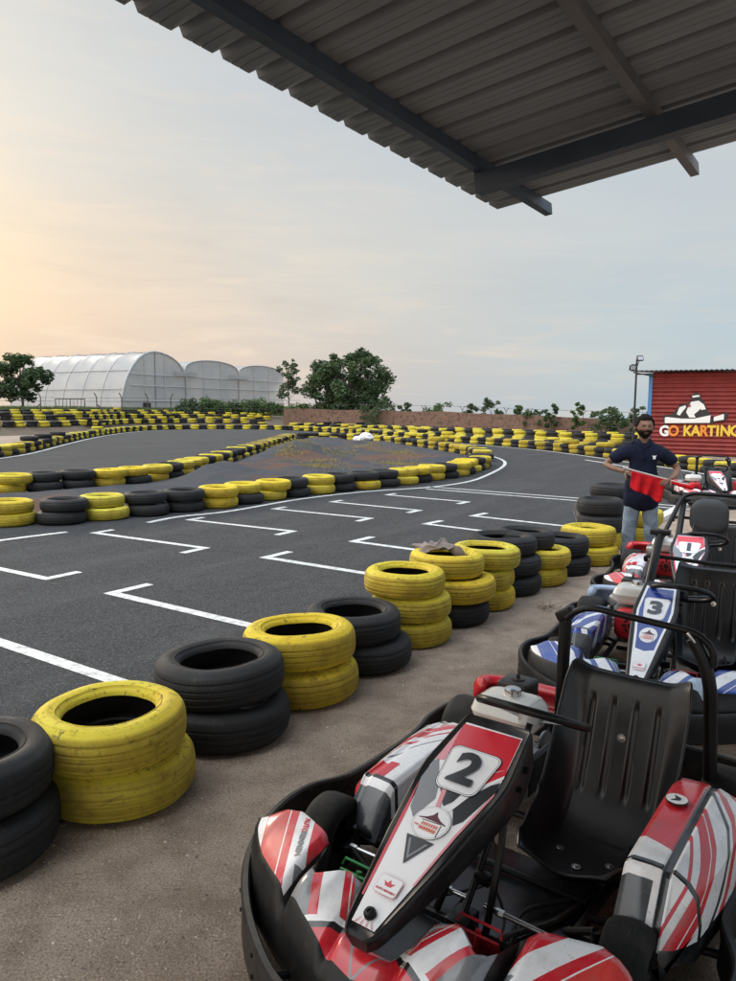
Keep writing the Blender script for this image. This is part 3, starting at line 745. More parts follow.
sh = [(322, 67, 1.7, 2.4, 'low dark bush at the left foot of the large tree'), (300, 65, 1.75, 2.4, 'dull green bush between the slender tree and the large tree'),
      (379, 58.4, 2.2, 2.6, 'dark bushy sapling beside the right side of the large tree'), (405, 57.6, 2.0, 1.0, 'small thin sapling just right of the large tree'), (441, 56.3, 2.05, 2.2, 'wide rounded bush looking over the middle of the brick wall'),
      (472, 53.6, 1.9, 1.2, 'narrow sapling beside the wide rounded bush'), (491.5, 52.5, 2.3, 1.3, 'sparse open sapling standing above the middle of the wall'), (522, 50., 1.85, 1.1, 'small leafy sapling left of the low spread of shrubs'),
      (536, 49.0, 1.6, 1.4, 'low spread of shrub against the brick wall'), (552, 47.4, 1.9, .8, 'leaning thin sapling beside the low shrub'), (578, 45.6, 2.05, .75, 'tall thin sapling with a bare stem before the wall'),
      (609, 43.6, 1.7, 1.9, 'wide low bush left of the floodlight pole'), (642, 41.6, 1.75, 1.1, 'small bush between the floodlight pole and the red shed')]
for k, (u, Y, h, w, lb) in enumerate(sh):
    tree('sapling' if w < 1.5 else 'bush', tb(u, Y, 0 if u > 330 else .8), h * (1.13 if u > 330 else .75), w * 1.15, lb, n=int(800 * w + 220), size=.1, nclump=int(10 + 9 * w), low=.3 if w < 2 else .12, seed=20 + k, cr_=.21 if w < 1.6 else .17, trunk=.035, mat=M_leaf2 if k % 3 == 1 else M_leaf, cat='plant')
# clipped-by-nobody hedge in front of the greenhouse
for k, u in enumerate(range(190, 284, 12)):
    Y = 70; b_ = tb(u, Y, 1.25); hh = 1.25 + .3 * math.sin(k * 1.7)
    cs = [(random.uniform(-1.1, 1.1), random.uniform(-.6, .6), random.uniform(.1, hh * .8)) for _ in range(12)]
    lb = ['bushy green shrub %s of the hedge before the greenhouse' % w_ for w_ in ('at the left end', 'second from the left', 'third from the left', 'fourth from the left', 'fourth from the right', 'third from the right', 'second from the right', 'at the right end')][k]
    e = empty('hedge_shrub', b_); tag(e, lb, 'shrub', 'shrubs of the hedge before the greenhouse')
    leaves('foliage', cs, [.5] * 12, 1100, .12, M_leaf2 if k % 2 else M_leaf, e)
    mb = MB()
    for q in range(3): mb.tube([(q * .3 - .3, 0, -.1), (q * .5 - .5, .1, hh * .7)], [.03, .01], 5)
    mb.build('stem', M_bark, e)
def grass(name, pts, n, hgt, spread, mat, wid=.012):
    pts = np.array(pts, float); idx = rng.integers(0, len(pts), n)
    p = pts[idx] + np.c_[rng.normal(size=(n, 2)) * spread, np.zeros(n)]
    hh = hgt * (.4 + .8 * rng.random(n)); a = rng.random(n) * 2 * PI; d_ = np.c_[np.cos(a), np.sin(a), np.zeros(n)] * (wid * (.7 + .6 * rng.random(n)))[:, None]
    tip = p + np.c_[rng.normal(size=(n, 2)) * .25, np.ones(n)] * hh[:, None]
    v = np.stack([p - d_, p + d_, tip], 1).reshape(-1, 3); me = bpy.data.meshes.new(name)
    me.vertices.add(3 * n); me.vertices.foreach_set('co', v.ravel()); me.loops.add(3 * n); me.loops.foreach_set('vertex_index', np.arange(3 * n))
    me.polygons.add(n); me.polygons.foreach_set('loop_start', np.arange(0, 3 * n, 3)); me.update(calc_edges=True)
    at_ = me.attributes.new('tone', 'FLOAT', 'FACE'); at_.data.foreach_set('value', rng.random(n)); me.materials.append(mat)
    o = bpy.data.objects.new(name, me); C.objects.link(o); return tag(o, kind='stuff')
gpts = [tuple(brow(u, k)) for u in range(-130, 330, 2) for k in (12, 13, 14, 15)]
o = grass('grass_strip', gpts, 26000, .42, .35, M_grassm, .035); tag(o, 'green grass fringe along the top of the earth bank', 'grass')
dp = []
for (u, v, wd, hd) in ((395, 463, 22, 4), (320, 468, 22, 3), (335, 455, 30, 4), (365, 447, 30, 4), (300, 452, 18, 5), (290, 461, 14, 4), (400, 453, 14, 3)):
    for _ in range(60):
        q = gp(u + random.gauss(0, wd / 2), v + random.gauss(0, hd / 2), .15)
        z = INF_H(Vector((q.x, q.y)))
        if z > .03: dp.append((q.x, q.y, z - .01))
o = grass('dry_grass', dp, 4200, .06, .1, M_dry, .02); tag(o, 'patches of dry yellow grass on the gravel infield', 'grass')

# fence posts and the field gate by the greenhouse
def fpost(u, flip=1, brace=False, k=0):
    Y = 63.5 if u < 130 else 65; b_ = tb(u, Y, 1.15); e = MB()
    e.tube([(0, 0, 0), (0, 0, 1.35), (-.2 * flip, 0, 1.75)], .045, 6)
    if brace: e.tube([(0, 0, .75), (brace * 1.0, 0, 0)], .05, 6)
    return e.build('fence_post', M_iron, loc=b_)
for k, (u, fl, br, lb) in enumerate([(41, 1, -1, 'braced iron fence post with bent top left of the field gate'), (97, 1, 1, 'braced iron fence post with bent top right of the field gate'),
                       (122, 1, 0, 'bent iron fence post at the left foot of the greenhouse end wall'), (148, 1, 0, 'bent iron fence post just right of the small dark hatch'), (171, -1, 0, 'bent iron fence post left of the hedge'),
                       (316, 1, 0, 'iron fence post below the left of the large tree')]):
    tag(fpost(u, fl, br, k), lb, 'fence post')
Y = 63.; gz_ = 1.1
gt = empty('field_gate', tb(70.5, Y, gz_)); tag(gt, 'plain steel tube field gate before the greenhouse', 'gate')
hw = 14.5 / 735 * Y
mb = MB(); mb.tube([(-hw, 0, 0), (-hw, 0, 1.25), (hw, 0, 1.25), (hw, 0, 0)], .06, 6); mb.build('gate_frame', M_iron, gt)
mb = MB()
for k in range(-3, 4): mb.tube([(hw * k / 4, 0, .1), (hw * k / 4, 0, 1.22)], .018 if k else .04, 5)
mb.tube([(-hw, 0, .6), (hw, 0, .6)], .03, 5); mb.build('gate_bars', M_iron, gt)
mb = MB()
for z in (.5, 1.0, 1.3): mb.tube([Vector(tb(-40, 63.5, 1.15 + z)), Vector(tb(55, 63.5, 1.15 + z))], .014, 4); mb.tube([Vector(tb(86, 63.5, 1.15 + z)), Vector(tb(122, 63.5, 1.15 + z)), Vector(tb(171, 65, 1.15 + z)), Vector(tb(300, 65, 1.1 + z))], .014, 4)
tag(mb.build('fence_wire', M_iron), 'thin wires strung between the iron fence posts at the back left', 'wire')
# crumpled white bags at the far end of the infield
def bag(loc, s, lb, seed):
    bm = bmesh.new(); bmesh.ops.create_icosphere(bm, subdivisions=4, radius=1); from mathutils import noise
    for v in bm.verts:
        n_ = v.co.copy(); v.co = Vector((n_.x * s[0], n_.y * s[1], n_.z * s[2])) * (1 + .28 * noise.noise(n_ * 2.2 + Vector((seed, 0, 0))) + .12 * noise.noise(n_ * 6 + Vector((0, seed, 0))))
        v.co.z = max(v.co.z, -s[2] * .7)
    me = bpy.data.meshes.new('plastic_bag'); bm.to_mesh(me); bm.free(); me.materials.append(M_white); me.polygons.foreach_set('use_smooth', [True] * len(me.polygons))
    o = bpy.data.objects.new('plastic_bag', me); C.objects.link(o); o.location = loc; tag(o, lb, 'bag')
p = gp(366, 440, .2); bag((p.x, p.y, INF_H(Vector((p.x, p.y))) + .18), (.34, .25, .2), 'larger crumpled white plastic bag beside the far infield tyres', 2)
p = gp(358, 441, .2); bag((p.x, p.y - .4, INF_H(Vector((p.x, p.y))) + .14), (.22, .17, .13), 'smaller white plastic bag left of the larger one', 5)
# ---------------------------------------------------------------- tyres
def tyre_mat(name, yellow):
    m, t, b = new_mat(name, .8, spec=.3)
    tc = t.n('ShaderNodeTexCoord'); P = tc.outputs['Object']
    oi = t.n('ShaderNodeObjectInfo').outputs['Random']
    off = t.n('ShaderNodeCombineXYZ'); t.L(t.math('MULTIPLY', oi, 37.), off.inputs[0]); t.L(t.math('MULTIPLY', oi, 11.), off.inputs[2])
    va = t.n('ShaderNodeVectorMath', operation='ADD'); t.L(P, va.inputs[0]); t.L(off.outputs[0], va.inputs[1]); V = va.outputs[0]
    uvs = t.n('ShaderNodeSeparateXYZ'); t.L(tc.outputs['UV'], uvs.inputs[0]); u, v, _ = uvs.outputs
    n1 = t.noise(V, 6., 6, .65); n2 = t.noise(V, 34., 5, .7); n3 = t.noise(V, 2.2, 3, .6)
    # streaks that run round the tread
    sv = t.n('ShaderNodeCombineXYZ'); t.L(t.math('MULTIPLY', u, 9.), sv.inputs[0]); t.L(t.math('MULTIPLY', v, 70.), sv.inputs[1]); t.L(t.math('MULTIPLY', oi, 9.), sv.inputs[2])
    st = t.noise(sv.outputs[0], 1., 4, .6)
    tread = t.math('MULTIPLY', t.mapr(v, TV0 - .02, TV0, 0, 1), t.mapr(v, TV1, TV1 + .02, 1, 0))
    if yellow:
        c = t.mix(oi, (.68, .5, .02, 1), (.56, .5, .05, 1))
        c = t.mix(t.mapr(n3, .4, .65, 0, .5), c, (.55, .34, .02, 1))
        c = t.mix(t.mapr(st, .48, .72, 0, .55), c, (.24, .17, .02, 1))
        c = t.mix(t.mapr(n1, .55, .72, 0, .65), c, (.15, .11, .03, 1))
        c = t.mix(t.mapr(n2, .57, .66, 0, .75), c, (.06, .05, .03, 1)); n4 = t.noise(V, 11., 6, .75, 1.2); c = t.mix(t.mapr(n4, .6, .64, 0, .85), c, (.035, .033, .03, 1))
        c = t.mix(t.math('MULTIPLY', tread, t.mapr(n1, .3, .7, .35, .85)), c, (.25, .17, .025, 1)); c = t.mix(t.mapr(v, 36.4 / _n, 36.6 / _n), c, (.015, .014, .013, 1))  # tread face darkened to ochre: shade of the sides painted in, plus dirt
    else:
        c = t.mix(n3, (.01, .01, .011, 1), (.022, .022, .023, 1))
        c = t.mix(t.mapr(n1, .52, .78, 0, .5), c, (.06, .052, .045, 1))
        c = t.mix(t.mapr(n2, .62, .72, 0, .4), c, (.1, .09, .08, 1))
        c = t.mix(t.mapr(st, .55, .75, 0, .3), c, (.06, .055, .05, 1))
    t.L(c, b.inputs['Base Color']); t.L(t.mapr(n1, .3, .7, .62 if yellow else .6, .92 if yellow else .85), b.inputs['Roughness'])
    # tread blocks and raised side-wall figures
    uu_ = 0
    w1 = t.math('ABSOLUTE', t.math('SINE', t.math('ADD', t.math('MULTIPLY', u, 2 * PI * 44), t.math('MULTIPLY', v, 46.))))
    blocks = t.math('MULTIPLY', t.mapr(w1, .0, .22), tread)
    sw = t.math('MULTIPLY', t.math('GREATER_THAN', t.math('SINE', t.math('ADD', t.math('MULTIPLY', u, 2 * PI * 58), t.math('MULTIPLY', t.math('SINE', t.math('MULTIPLY', u, 2 * PI * 17)), 1.6))), .0), t.math('MULTIPLY', t.math('MULTIPLY', t.mapr(v, 26.2 / _n, 26.4 / _n), t.mapr(v, 27.6 / _n, 27.8 / _n, 1, 0)), t.math('GREATER_THAN', t.math('SINE', t.math('MULTIPLY', u, 2 * PI * 3)), .1)))
    h = t.math('ADD', t.math('ADD', t.math('MULTIPLY', blocks, .35 if yellow else .7), t.math('MULTIPLY', sw, .9)), t.math('MULTIPLY', n2, .25))
    bump(t, b, h, .55, .006); return m
R_, W_ = .31, .2
def profile(detail):
    """closed section: outer tread up, side wall, bead, inner face"""
    w = W_ / 2
    if detail == 0: return [(.29, -w + .012), (.31, -w + .045), (.31, w - .045), (.29, w - .012), (.245, w), (.2, w - .022), (.19, w - .05), (.2, 0), (.19, -w + .05), (.2, -w + .022), (.245, -w)]
    pr = [(.248, -w + .0005), (.266, -w + .006), (.284, -w + .015), (.298, -w + .031)]
    crown = lambda z: .3105 - .0075 * (abs(z) / .06) ** 3
    G = [(-.066, 1), (-.058, 1), (-.053, 0), (-.049, 0), (-.044, 1), (-.022, 1), (-.018, 0), (-.013, 0), (-.009, 1), (.009, 1), (.013, 0), (.018, 0), (.022, 1), (.044, 1), (.049, 0), (.053, 0), (.058, 1), (.066, 1)]
    if detail == 2: G = [(-.066, 1), (-.05, 1), (-.040, 1), (-.036, 0), (-.030, 0), (-.026, 1), (-.012, 1), (-.006, 1), (-.004, 0), (.004, 0), (.006, 1), (.012, 1), (.026, 1), (.030, 0), (.036, 0), (.040, 1), (.05, 1), (.066, 1)]
    pr += [(crown(z * .9) - (0 if k else .0046), z * .92) for z, k in G]
    pr += [(.298, w - .031), (.2895, w - .0195), (.287, w - .0185), (.2785, w - .0115), (.266, w - .006), (.247, w), (.228, w - .003), (.2145, w - .009), (.213, w - .006), (.2105, w - .006), (.209, w - .014), (.199, w - .02), (.19, w - .03), (.187, w - .045),
           (.2, w - .05), (.24, w - .03), (.285, w - .05), (.292, 0), (.285, -w + .05), (.24, -w + .03), (.2, -w + .05), (.187, -w + .045), (.19, -w + .03), (.199, -w + .02), (.2145, -w + .01), (.24, -w)]
    return pr
_n = len(profile(1)); TV0, TV1 = 4 / _n, 22 / _n
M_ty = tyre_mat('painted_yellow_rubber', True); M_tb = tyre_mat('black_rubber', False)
TY = {}
from mathutils import noise as tnz
for lod, seg in ((4, 96), (3, 96), (2, 96), (1, 40), (0, 18)):
    mb = MB(); mb.lathe(profile((2 if lod == 3 else 1) if lod else 0), seg, closed=True)
    if lod > 1:     # each casing is a little out of round and sags differently
        nv_ = []
        for x, y, z in mb.v:
            a = math.atan2(y, x); k = 1 + .008 * math.sin(2 * a + lod) + .005 * tnz.noise(Vector((math.cos(a) * 2, math.sin(a) * 2, z * 8 + lod * 3)))
            nv_.append((x * k, y * k, z + .003 * math.sin(3 * a + lod * 2) + .002 * tnz.noise(Vector((x * 9, y * 9, lod)))))
        mb.v = nv_
    for col, mm in (('y', M_ty), ('b', M_tb)):
        o = mb.build('tyre', mm, smooth=50 if lod else 60); me = o.data; bpy.data.objects.remove(o); TY[lod, col] = me
WORDS = 'first second third fourth fifth sixth seventh eighth ninth tenth eleventh twelfth thirteenth fourteenth fifteenth sixteenth seventeenth eighteenth nineteenth twentieth'.split()
TENS = {2: 'twenty', 3: 'thirty', 4: 'forty', 5: 'fifty', 6: 'sixty', 7: 'seventy', 8: 'eighty', 9: 'ninety'}
def ordw(n):
    if n <= 20: return WORDS[n - 1]
    if n % 10 == 0: return TENS[n // 10][:-1] + 'ieth'
    return TENS[n // 10] + '-' + WORDS[n % 10 - 1]
tyres = []      # (distance score, colour, x, y, z, R, w, rz, tilt, label, group)
def add_stack(x, y, z, cols, D, w, row, k, tot, jit=.03, offs=None, grp=None, lean=0.):
    nlev = len(cols); zz = z
    for i, c in enumerate(cols):
        ox, oy = (random.gauss(0, jit), random.gauss(0, jit)) if i else (0, 0)
        if offs and i < len(offs): ox, oy = offs[i]
        lev = '' if nlev == 1 else ('bottom tyre' if i == 0 else 'top tyre' if i == nlev - 1 else 'middle tyre')
        lb = '%s %s, %s stack %s' % ('yellow' if c == 'y' else 'black', lev or 'tyre', ordw(k + 1), row)
        D_i = D * (1 if w > .19 else random.uniform(.96, 1.03)); tyres.append(dict(c=c, p=(x + ox, y + oy, zz + w / 2), D=D_i * random.uniform(.985, 1.015), w=w, rz=random.uniform(0, 6.28), tl=(random.gauss(0, .012) + lean * (i > 0), random.gauss(0, .012)), label=lb, group=grp, near=False))
        zz += w * .995
# the pit-side row, stack by stack: contact point in metres, colours bottom to top
NEAR = [(-25, 898, 'bb', .62, .2), (122, 829, 'yy', .62, .2), (226, 760, 'bb', .645, .2), (303, 713, 'yy', .64, .2), (362, 679, 'bb', .63, .185), (412, 651, 'yyy', .58, .172), (449, 629, 'byy', .6, .18), (482, 613, 'yyy', .57, .17), (507, 598, 'bbb', .62, .172), (536, 588, 'yyb', .56, .17), (562, 577, 'bb', .56, .19), (590, 567, 'yy', .58, .2), (598, 551, 'ybb', .55, .2), (611, 544, 'bbbb', .6, .18), (636, 543, 'yy', .56, .2)]
OFF = {0: [(0, 0), (-.03, .02)], 1: [(0, 0), (-.03, -.02)], 2: [(0, 0), (-.03, .03)], 3: [(0, 0), (-.02, 0)], 4: [(0, 0), (-.06, .0)], 5: [(0, 0), (-.01, .0), (-.06, 0)], 6: [(0, 0), (.04, -.02), (-.03, .0)], 7: [(0, 0), (-.03, .0), (.02, 0)], 8: [(0, 0), (.0, 0), (-.06, .02)], 9: [(0, 0), (.03, .0), (-.12, .02)]}
NEARPOS = []
for k, (u, v, cols, D, w) in enumerate(NEAR):
    f = gp(u, v); dirn = Vector((f.x, f.y)).normalized(); cx, cy = f.x + dirn.x * D * .48, f.y + dirn.y * D * .48
    NEARPOS.append((cx, cy, w * len(cols), D))
    add_stack(cx, cy, 0, cols, D, w, 'from the camera in the pit-side row', k, len(NEAR), .02, OFF.get(k), 'tyres of the pit-side row')
def row_stacks(pts, step, row, z=0., D=.64, w=.175, levels=2, first=None, grp=None, zf=None, start=0., pat='yb', extra=.06):
    q = resample(cr(pts, 8), step, start)
    for k, (x, y) in enumerate(q):
        c = first[k] if first and k < len(first) else pat[(k + (len(first) if first else 0)) % len(pat)]
        nl = levels if random.random() > extra else levels + 1
        cols = [c] * nl
        if random.random() < .08: cols[-1] = 'b' if c == 'y' else 'y'
        zz = (zf(x, y) if zf else z)
        add_stack(x, y, zz + .006, cols, D, w, row, k, len(q), .035, grp=grp)
row_stacks(ROW1, .655, 'from the left in the start-grid row', extra=-1, D=.66, first='ybybbyb', grp='tyres of the start-grid row', start=.05)
row_stacks(ROW2, .66, 'from the left in the inner back row', extra=-1, D=.68, w=.18, zf=lambda x, y: max(0.02, INF_H(Vector((x + .1, y - .1))) * .5), first='bybybbyb', grp='tyres of the inner back row')
row_stacks(INF, .66, 'along the far curve of the infield', D=.66, zf=lambda x, y: .02, grp='tyres of the far infield curve')
row_stacks(LEFT, .69, 'along the far left bend', D=.68, levels=2, grp='tyres of the far left bend', pat='by')
row_stacks(list(reversed(R1)), .68, 'from the right on the outer far bend', D=.66, levels=2, grp='tyres of the outer far bend', pat='yb')
# further rows between the outer bend and the brick wall
def between(f):
    return [tuple(Vector(p).lerp(Vector(q_), f)) for p, q_ in zip([R1[i] for i in (0, 1, 2, 3, 4, 5, 6, 8, 9, 10)], [(-7, 62.3), (-5, 61.8), (-2.2, 59.5), (0.2, 58), (2, 56.4), (5, 53.5), (7.5, 51), (12, 47), (15, 44.8), (18.5, 42)])]
for j, (f, lv) in enumerate(((.14, 2), (.32, 2), (.52, 3), (.75, 3))):
    row_stacks(between(f), .78, 'in the %s row behind the outer far bend' % ordw(j + 1), D=.66, levels=lv, grp='tyres behind the outer far bend', start=.3 * j)
for j, (k_, lv) in enumerate(((0, 2), (4, 2), (7, 2), (10, 2))):
    pts = [tuple(brow(u, k_)[:2]) for u in range(-60, 300, 30)]
    row_stacks(pts, .72, 'in the %s row on the earth bank' % ordw(j + 1), D=.68, levels=lv, grp='tyres on the earth bank', zf=lambda x, y: brow(368 + 735 * x / y, y - bankline(368 + 735 * x / y)).z, start=.2 * j)
# the right-hand end by the shed
for T in tyres:
    x, y, z = T['p']; T['s'] = T['D'] / max(y, .1) * (1 if abs(x / y) < (.53 if y > 4 else .75) else .01)
order = sorted(range(len(tyres)), key=lambda i: -tyres[i]['s']); solo = set(order[:300]); print('TYRES', len(tyres))
rest = MB(); seen_lb = {}
for i, T in enumerate(tyres):
    x, y, z = T['p']
    if abs(x / y) > (.56 if y > 4 else .9): continue
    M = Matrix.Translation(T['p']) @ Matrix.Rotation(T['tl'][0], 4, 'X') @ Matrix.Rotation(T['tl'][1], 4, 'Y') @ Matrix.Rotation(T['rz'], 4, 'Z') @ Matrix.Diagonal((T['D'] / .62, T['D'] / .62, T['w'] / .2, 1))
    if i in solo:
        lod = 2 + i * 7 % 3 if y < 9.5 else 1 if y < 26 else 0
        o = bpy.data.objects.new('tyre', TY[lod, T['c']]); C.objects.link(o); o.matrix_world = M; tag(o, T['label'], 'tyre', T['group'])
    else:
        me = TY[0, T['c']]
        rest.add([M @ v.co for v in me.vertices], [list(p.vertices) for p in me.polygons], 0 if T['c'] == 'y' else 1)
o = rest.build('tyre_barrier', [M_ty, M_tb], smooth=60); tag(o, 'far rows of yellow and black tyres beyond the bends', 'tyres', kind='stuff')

# grey rag lying on the seventh stack
def rag():
    from mathutils import noise
    cx, cy, h, D = NEARPOS[6]; mb = MB(); P = []
    for i in range(42):
        row = []
        for j in range(26):
            a, b_ = (i / 41 - .5), (j / 25 - .5)
            x = a * .34 + .03 * math.sin(b_ * 9); y = b_ * .2 + .03 * math.sin(a * 11)
            z = .035 * (math.sin(a * 14 + b_ * 5) * .5 + .5) + .035 * noise.noise(Vector((a * 5, b_ * 5, 1))) + .055 * math.exp(-((a - .05) ** 2 * 30 + b_ ** 2 * 20))
            e_ = max(0, abs(a + .1) - .3); row.append((x, y - .04, z - .25 * e_))
        P.append(row)
    mb.grid(P); o = mb.build('rag', simple('rag_cloth', (.23, .19, .17), .95, 0, .3, 14, .5), smooth=180)
    o.location = (cx - .09, cy + .1, h + .006); o.rotation_euler = (0, 0, .3); tag(o, 'crumpled grey rag lying on a yellow tyre', 'rag')
    q = o.modifiers.new('t', 'SOLIDIFY'); q.thickness = .004
rag()
# grit gathered against the foot of the pit-side tyres
mb = MB(); rr = random.Random(8)
for (cx, cy, hh, D) in NEARPOS[:11]:
    for k in range(170):
        a = rr.uniform(-2.6, .9); q = D * .5 * rr.uniform(.9, 1.12) ; s_ = rr.uniform(.002, .0065)
        x, y = cx + math.cos(a) * q, cy + math.sin(a) * q
        mb.add([(x + math.cos(b_) * s_ * rr.uniform(.7, 1.3), y + math.sin(b_) * s_, 0) for b_ in (0, 1.3, 2.5, 3.8, 5.)] + [(x, y, s_ * rr.uniform(.4, .9))], [(w_, (w_ + 1) % 5, 5) for w_ in range(5)], rr.randrange(2))
o = mb.build('grit', [simple('grit_tan', (.36, .28, .2), .95), simple('grit_brown', (.17, .12, .09), .95)], smooth=0); tag(o, 'loose grit gathered at the foot of the pit-side tyres', 'grit', kind='stuff')
# dry twigs and a yellow scrap by the tall black stack
def tuft(u, v, n, h, lb, seed):
    random.seed(seed); f = gp(u, v); mb = MB()
    for k in range(n):
        a = random.uniform(0, 6.28); r = random.uniform(.0, .1); l = random.uniform(.3, 1) * h
        p0 = Vector((math.cos(a) * r, math.sin(a) * r, 0)); p1 = p0 + Vector((random.gauss(0, .06), random.gauss(0, .06), l * .6)); p2 = p1 + Vector((random.gauss(0, .05), random.gauss(0, .05), l * .4))
        mb.tube([p0, p1, p2], [.004, .003, .0015], 4, smooth=2)
    o = mb.build('dry_weed', simple('dry_stalk', (.28, .23, .16), .95), loc=(f.x, f.y, 0)); tag(o, lb, 'weed')
tuft(581, 527, 34, .5, 'tall dry weed standing left of the tall black stack', 3)
tuft(548, 609, 14, .08, 'small dry twig lying on the pit lane', 4)
# ---------------------------------------------------------------- kart materials
M_blk = simple('kart_black_plastic', (.011, .011, .012), .42, 0, .35, 22, .15, spec=.3, scuff=.32)
M_seat = simple('seat_plastic', (.012, .0125, .014), .33, 0, .3, 9, .06, spec=.4, scuff=.14)
M_frame = simple('black_frame_paint', (.008, .008, .009), .34, .0, .2, 20, .05, spec=.25)
M_steel = simple('bright_steel', (.5, .5, .5), .25, .95, .2, 20, .05)
M_alu = simple('cast_aluminium', (.3, .3, .3), .45, .8, .2, 20, .2)
M_tank = simple('tank_enamel', (.58, .57, .53), .22, 0, .06, 8, .02, coat=.5)
M_krub = simple('slick_rubber', (.013, .013, .013), .75, 0, .45, 18, .3, spec=.25, scuff=.3)
M_rim = simple('wheel_rim', (.05, .05, .055), .4, .5, .2)
M_tray = simple('floor_tray', (.02, .022, .025), .3, .3, .5, 7, .15, scuff=.45)
M_redp = simple('red_cover', (.55, .02, .03), .28, 0, .12, 10, .03, coat=.4)
M_bluep = simple('blue_cover', (.35, .45, .6), .3, 0, .2, 10, .03, coat=.4)
M_grn = simple('green_pedal', (.02, .22, .05), .35, .2, .15)
M_redm = simple('red_pedal', (.5, .02, .03), .35, .2, .15)
M_foam = simple('headrest_foam', (.03, .033, .036), .7, 0, .2, 25, .2)
G_white = simple('decal_white', (.82, .83, .86), .25, 0, .07, 9, .01, coat=.5)
G_red = simple('decal_red', (.62, .018, .035), .25, 0, .1, 9, .01, coat=.5)
G_black = simple('decal_black', (.014, .015, .018), .28, 0, .1, 9, .01, coat=.4)
G_grey = simple('decal_grey', (.2, .21, .23), .28, 0, .1, 9, .01, coat=.4)
G_blue = simple('decal_blue', (.008, .035, .27), .25, 0, .1, 9, .01, coat=.5)
G_pink = simple('decal_pink', (.7, .28, .32), .25, 0, .1, 9, .01, coat=.5)
G_orange = simple('decal_orange', (.7, .16, .08), .3, 0, .1, 9, .01)
G_maroon = simple('decal_maroon', (.1, .02, .03), .3, 0, .1, 9, .01)
GM = [G_white, G_red, G_black, G_grey, G_blue, G_pink, G_orange, G_maroon]

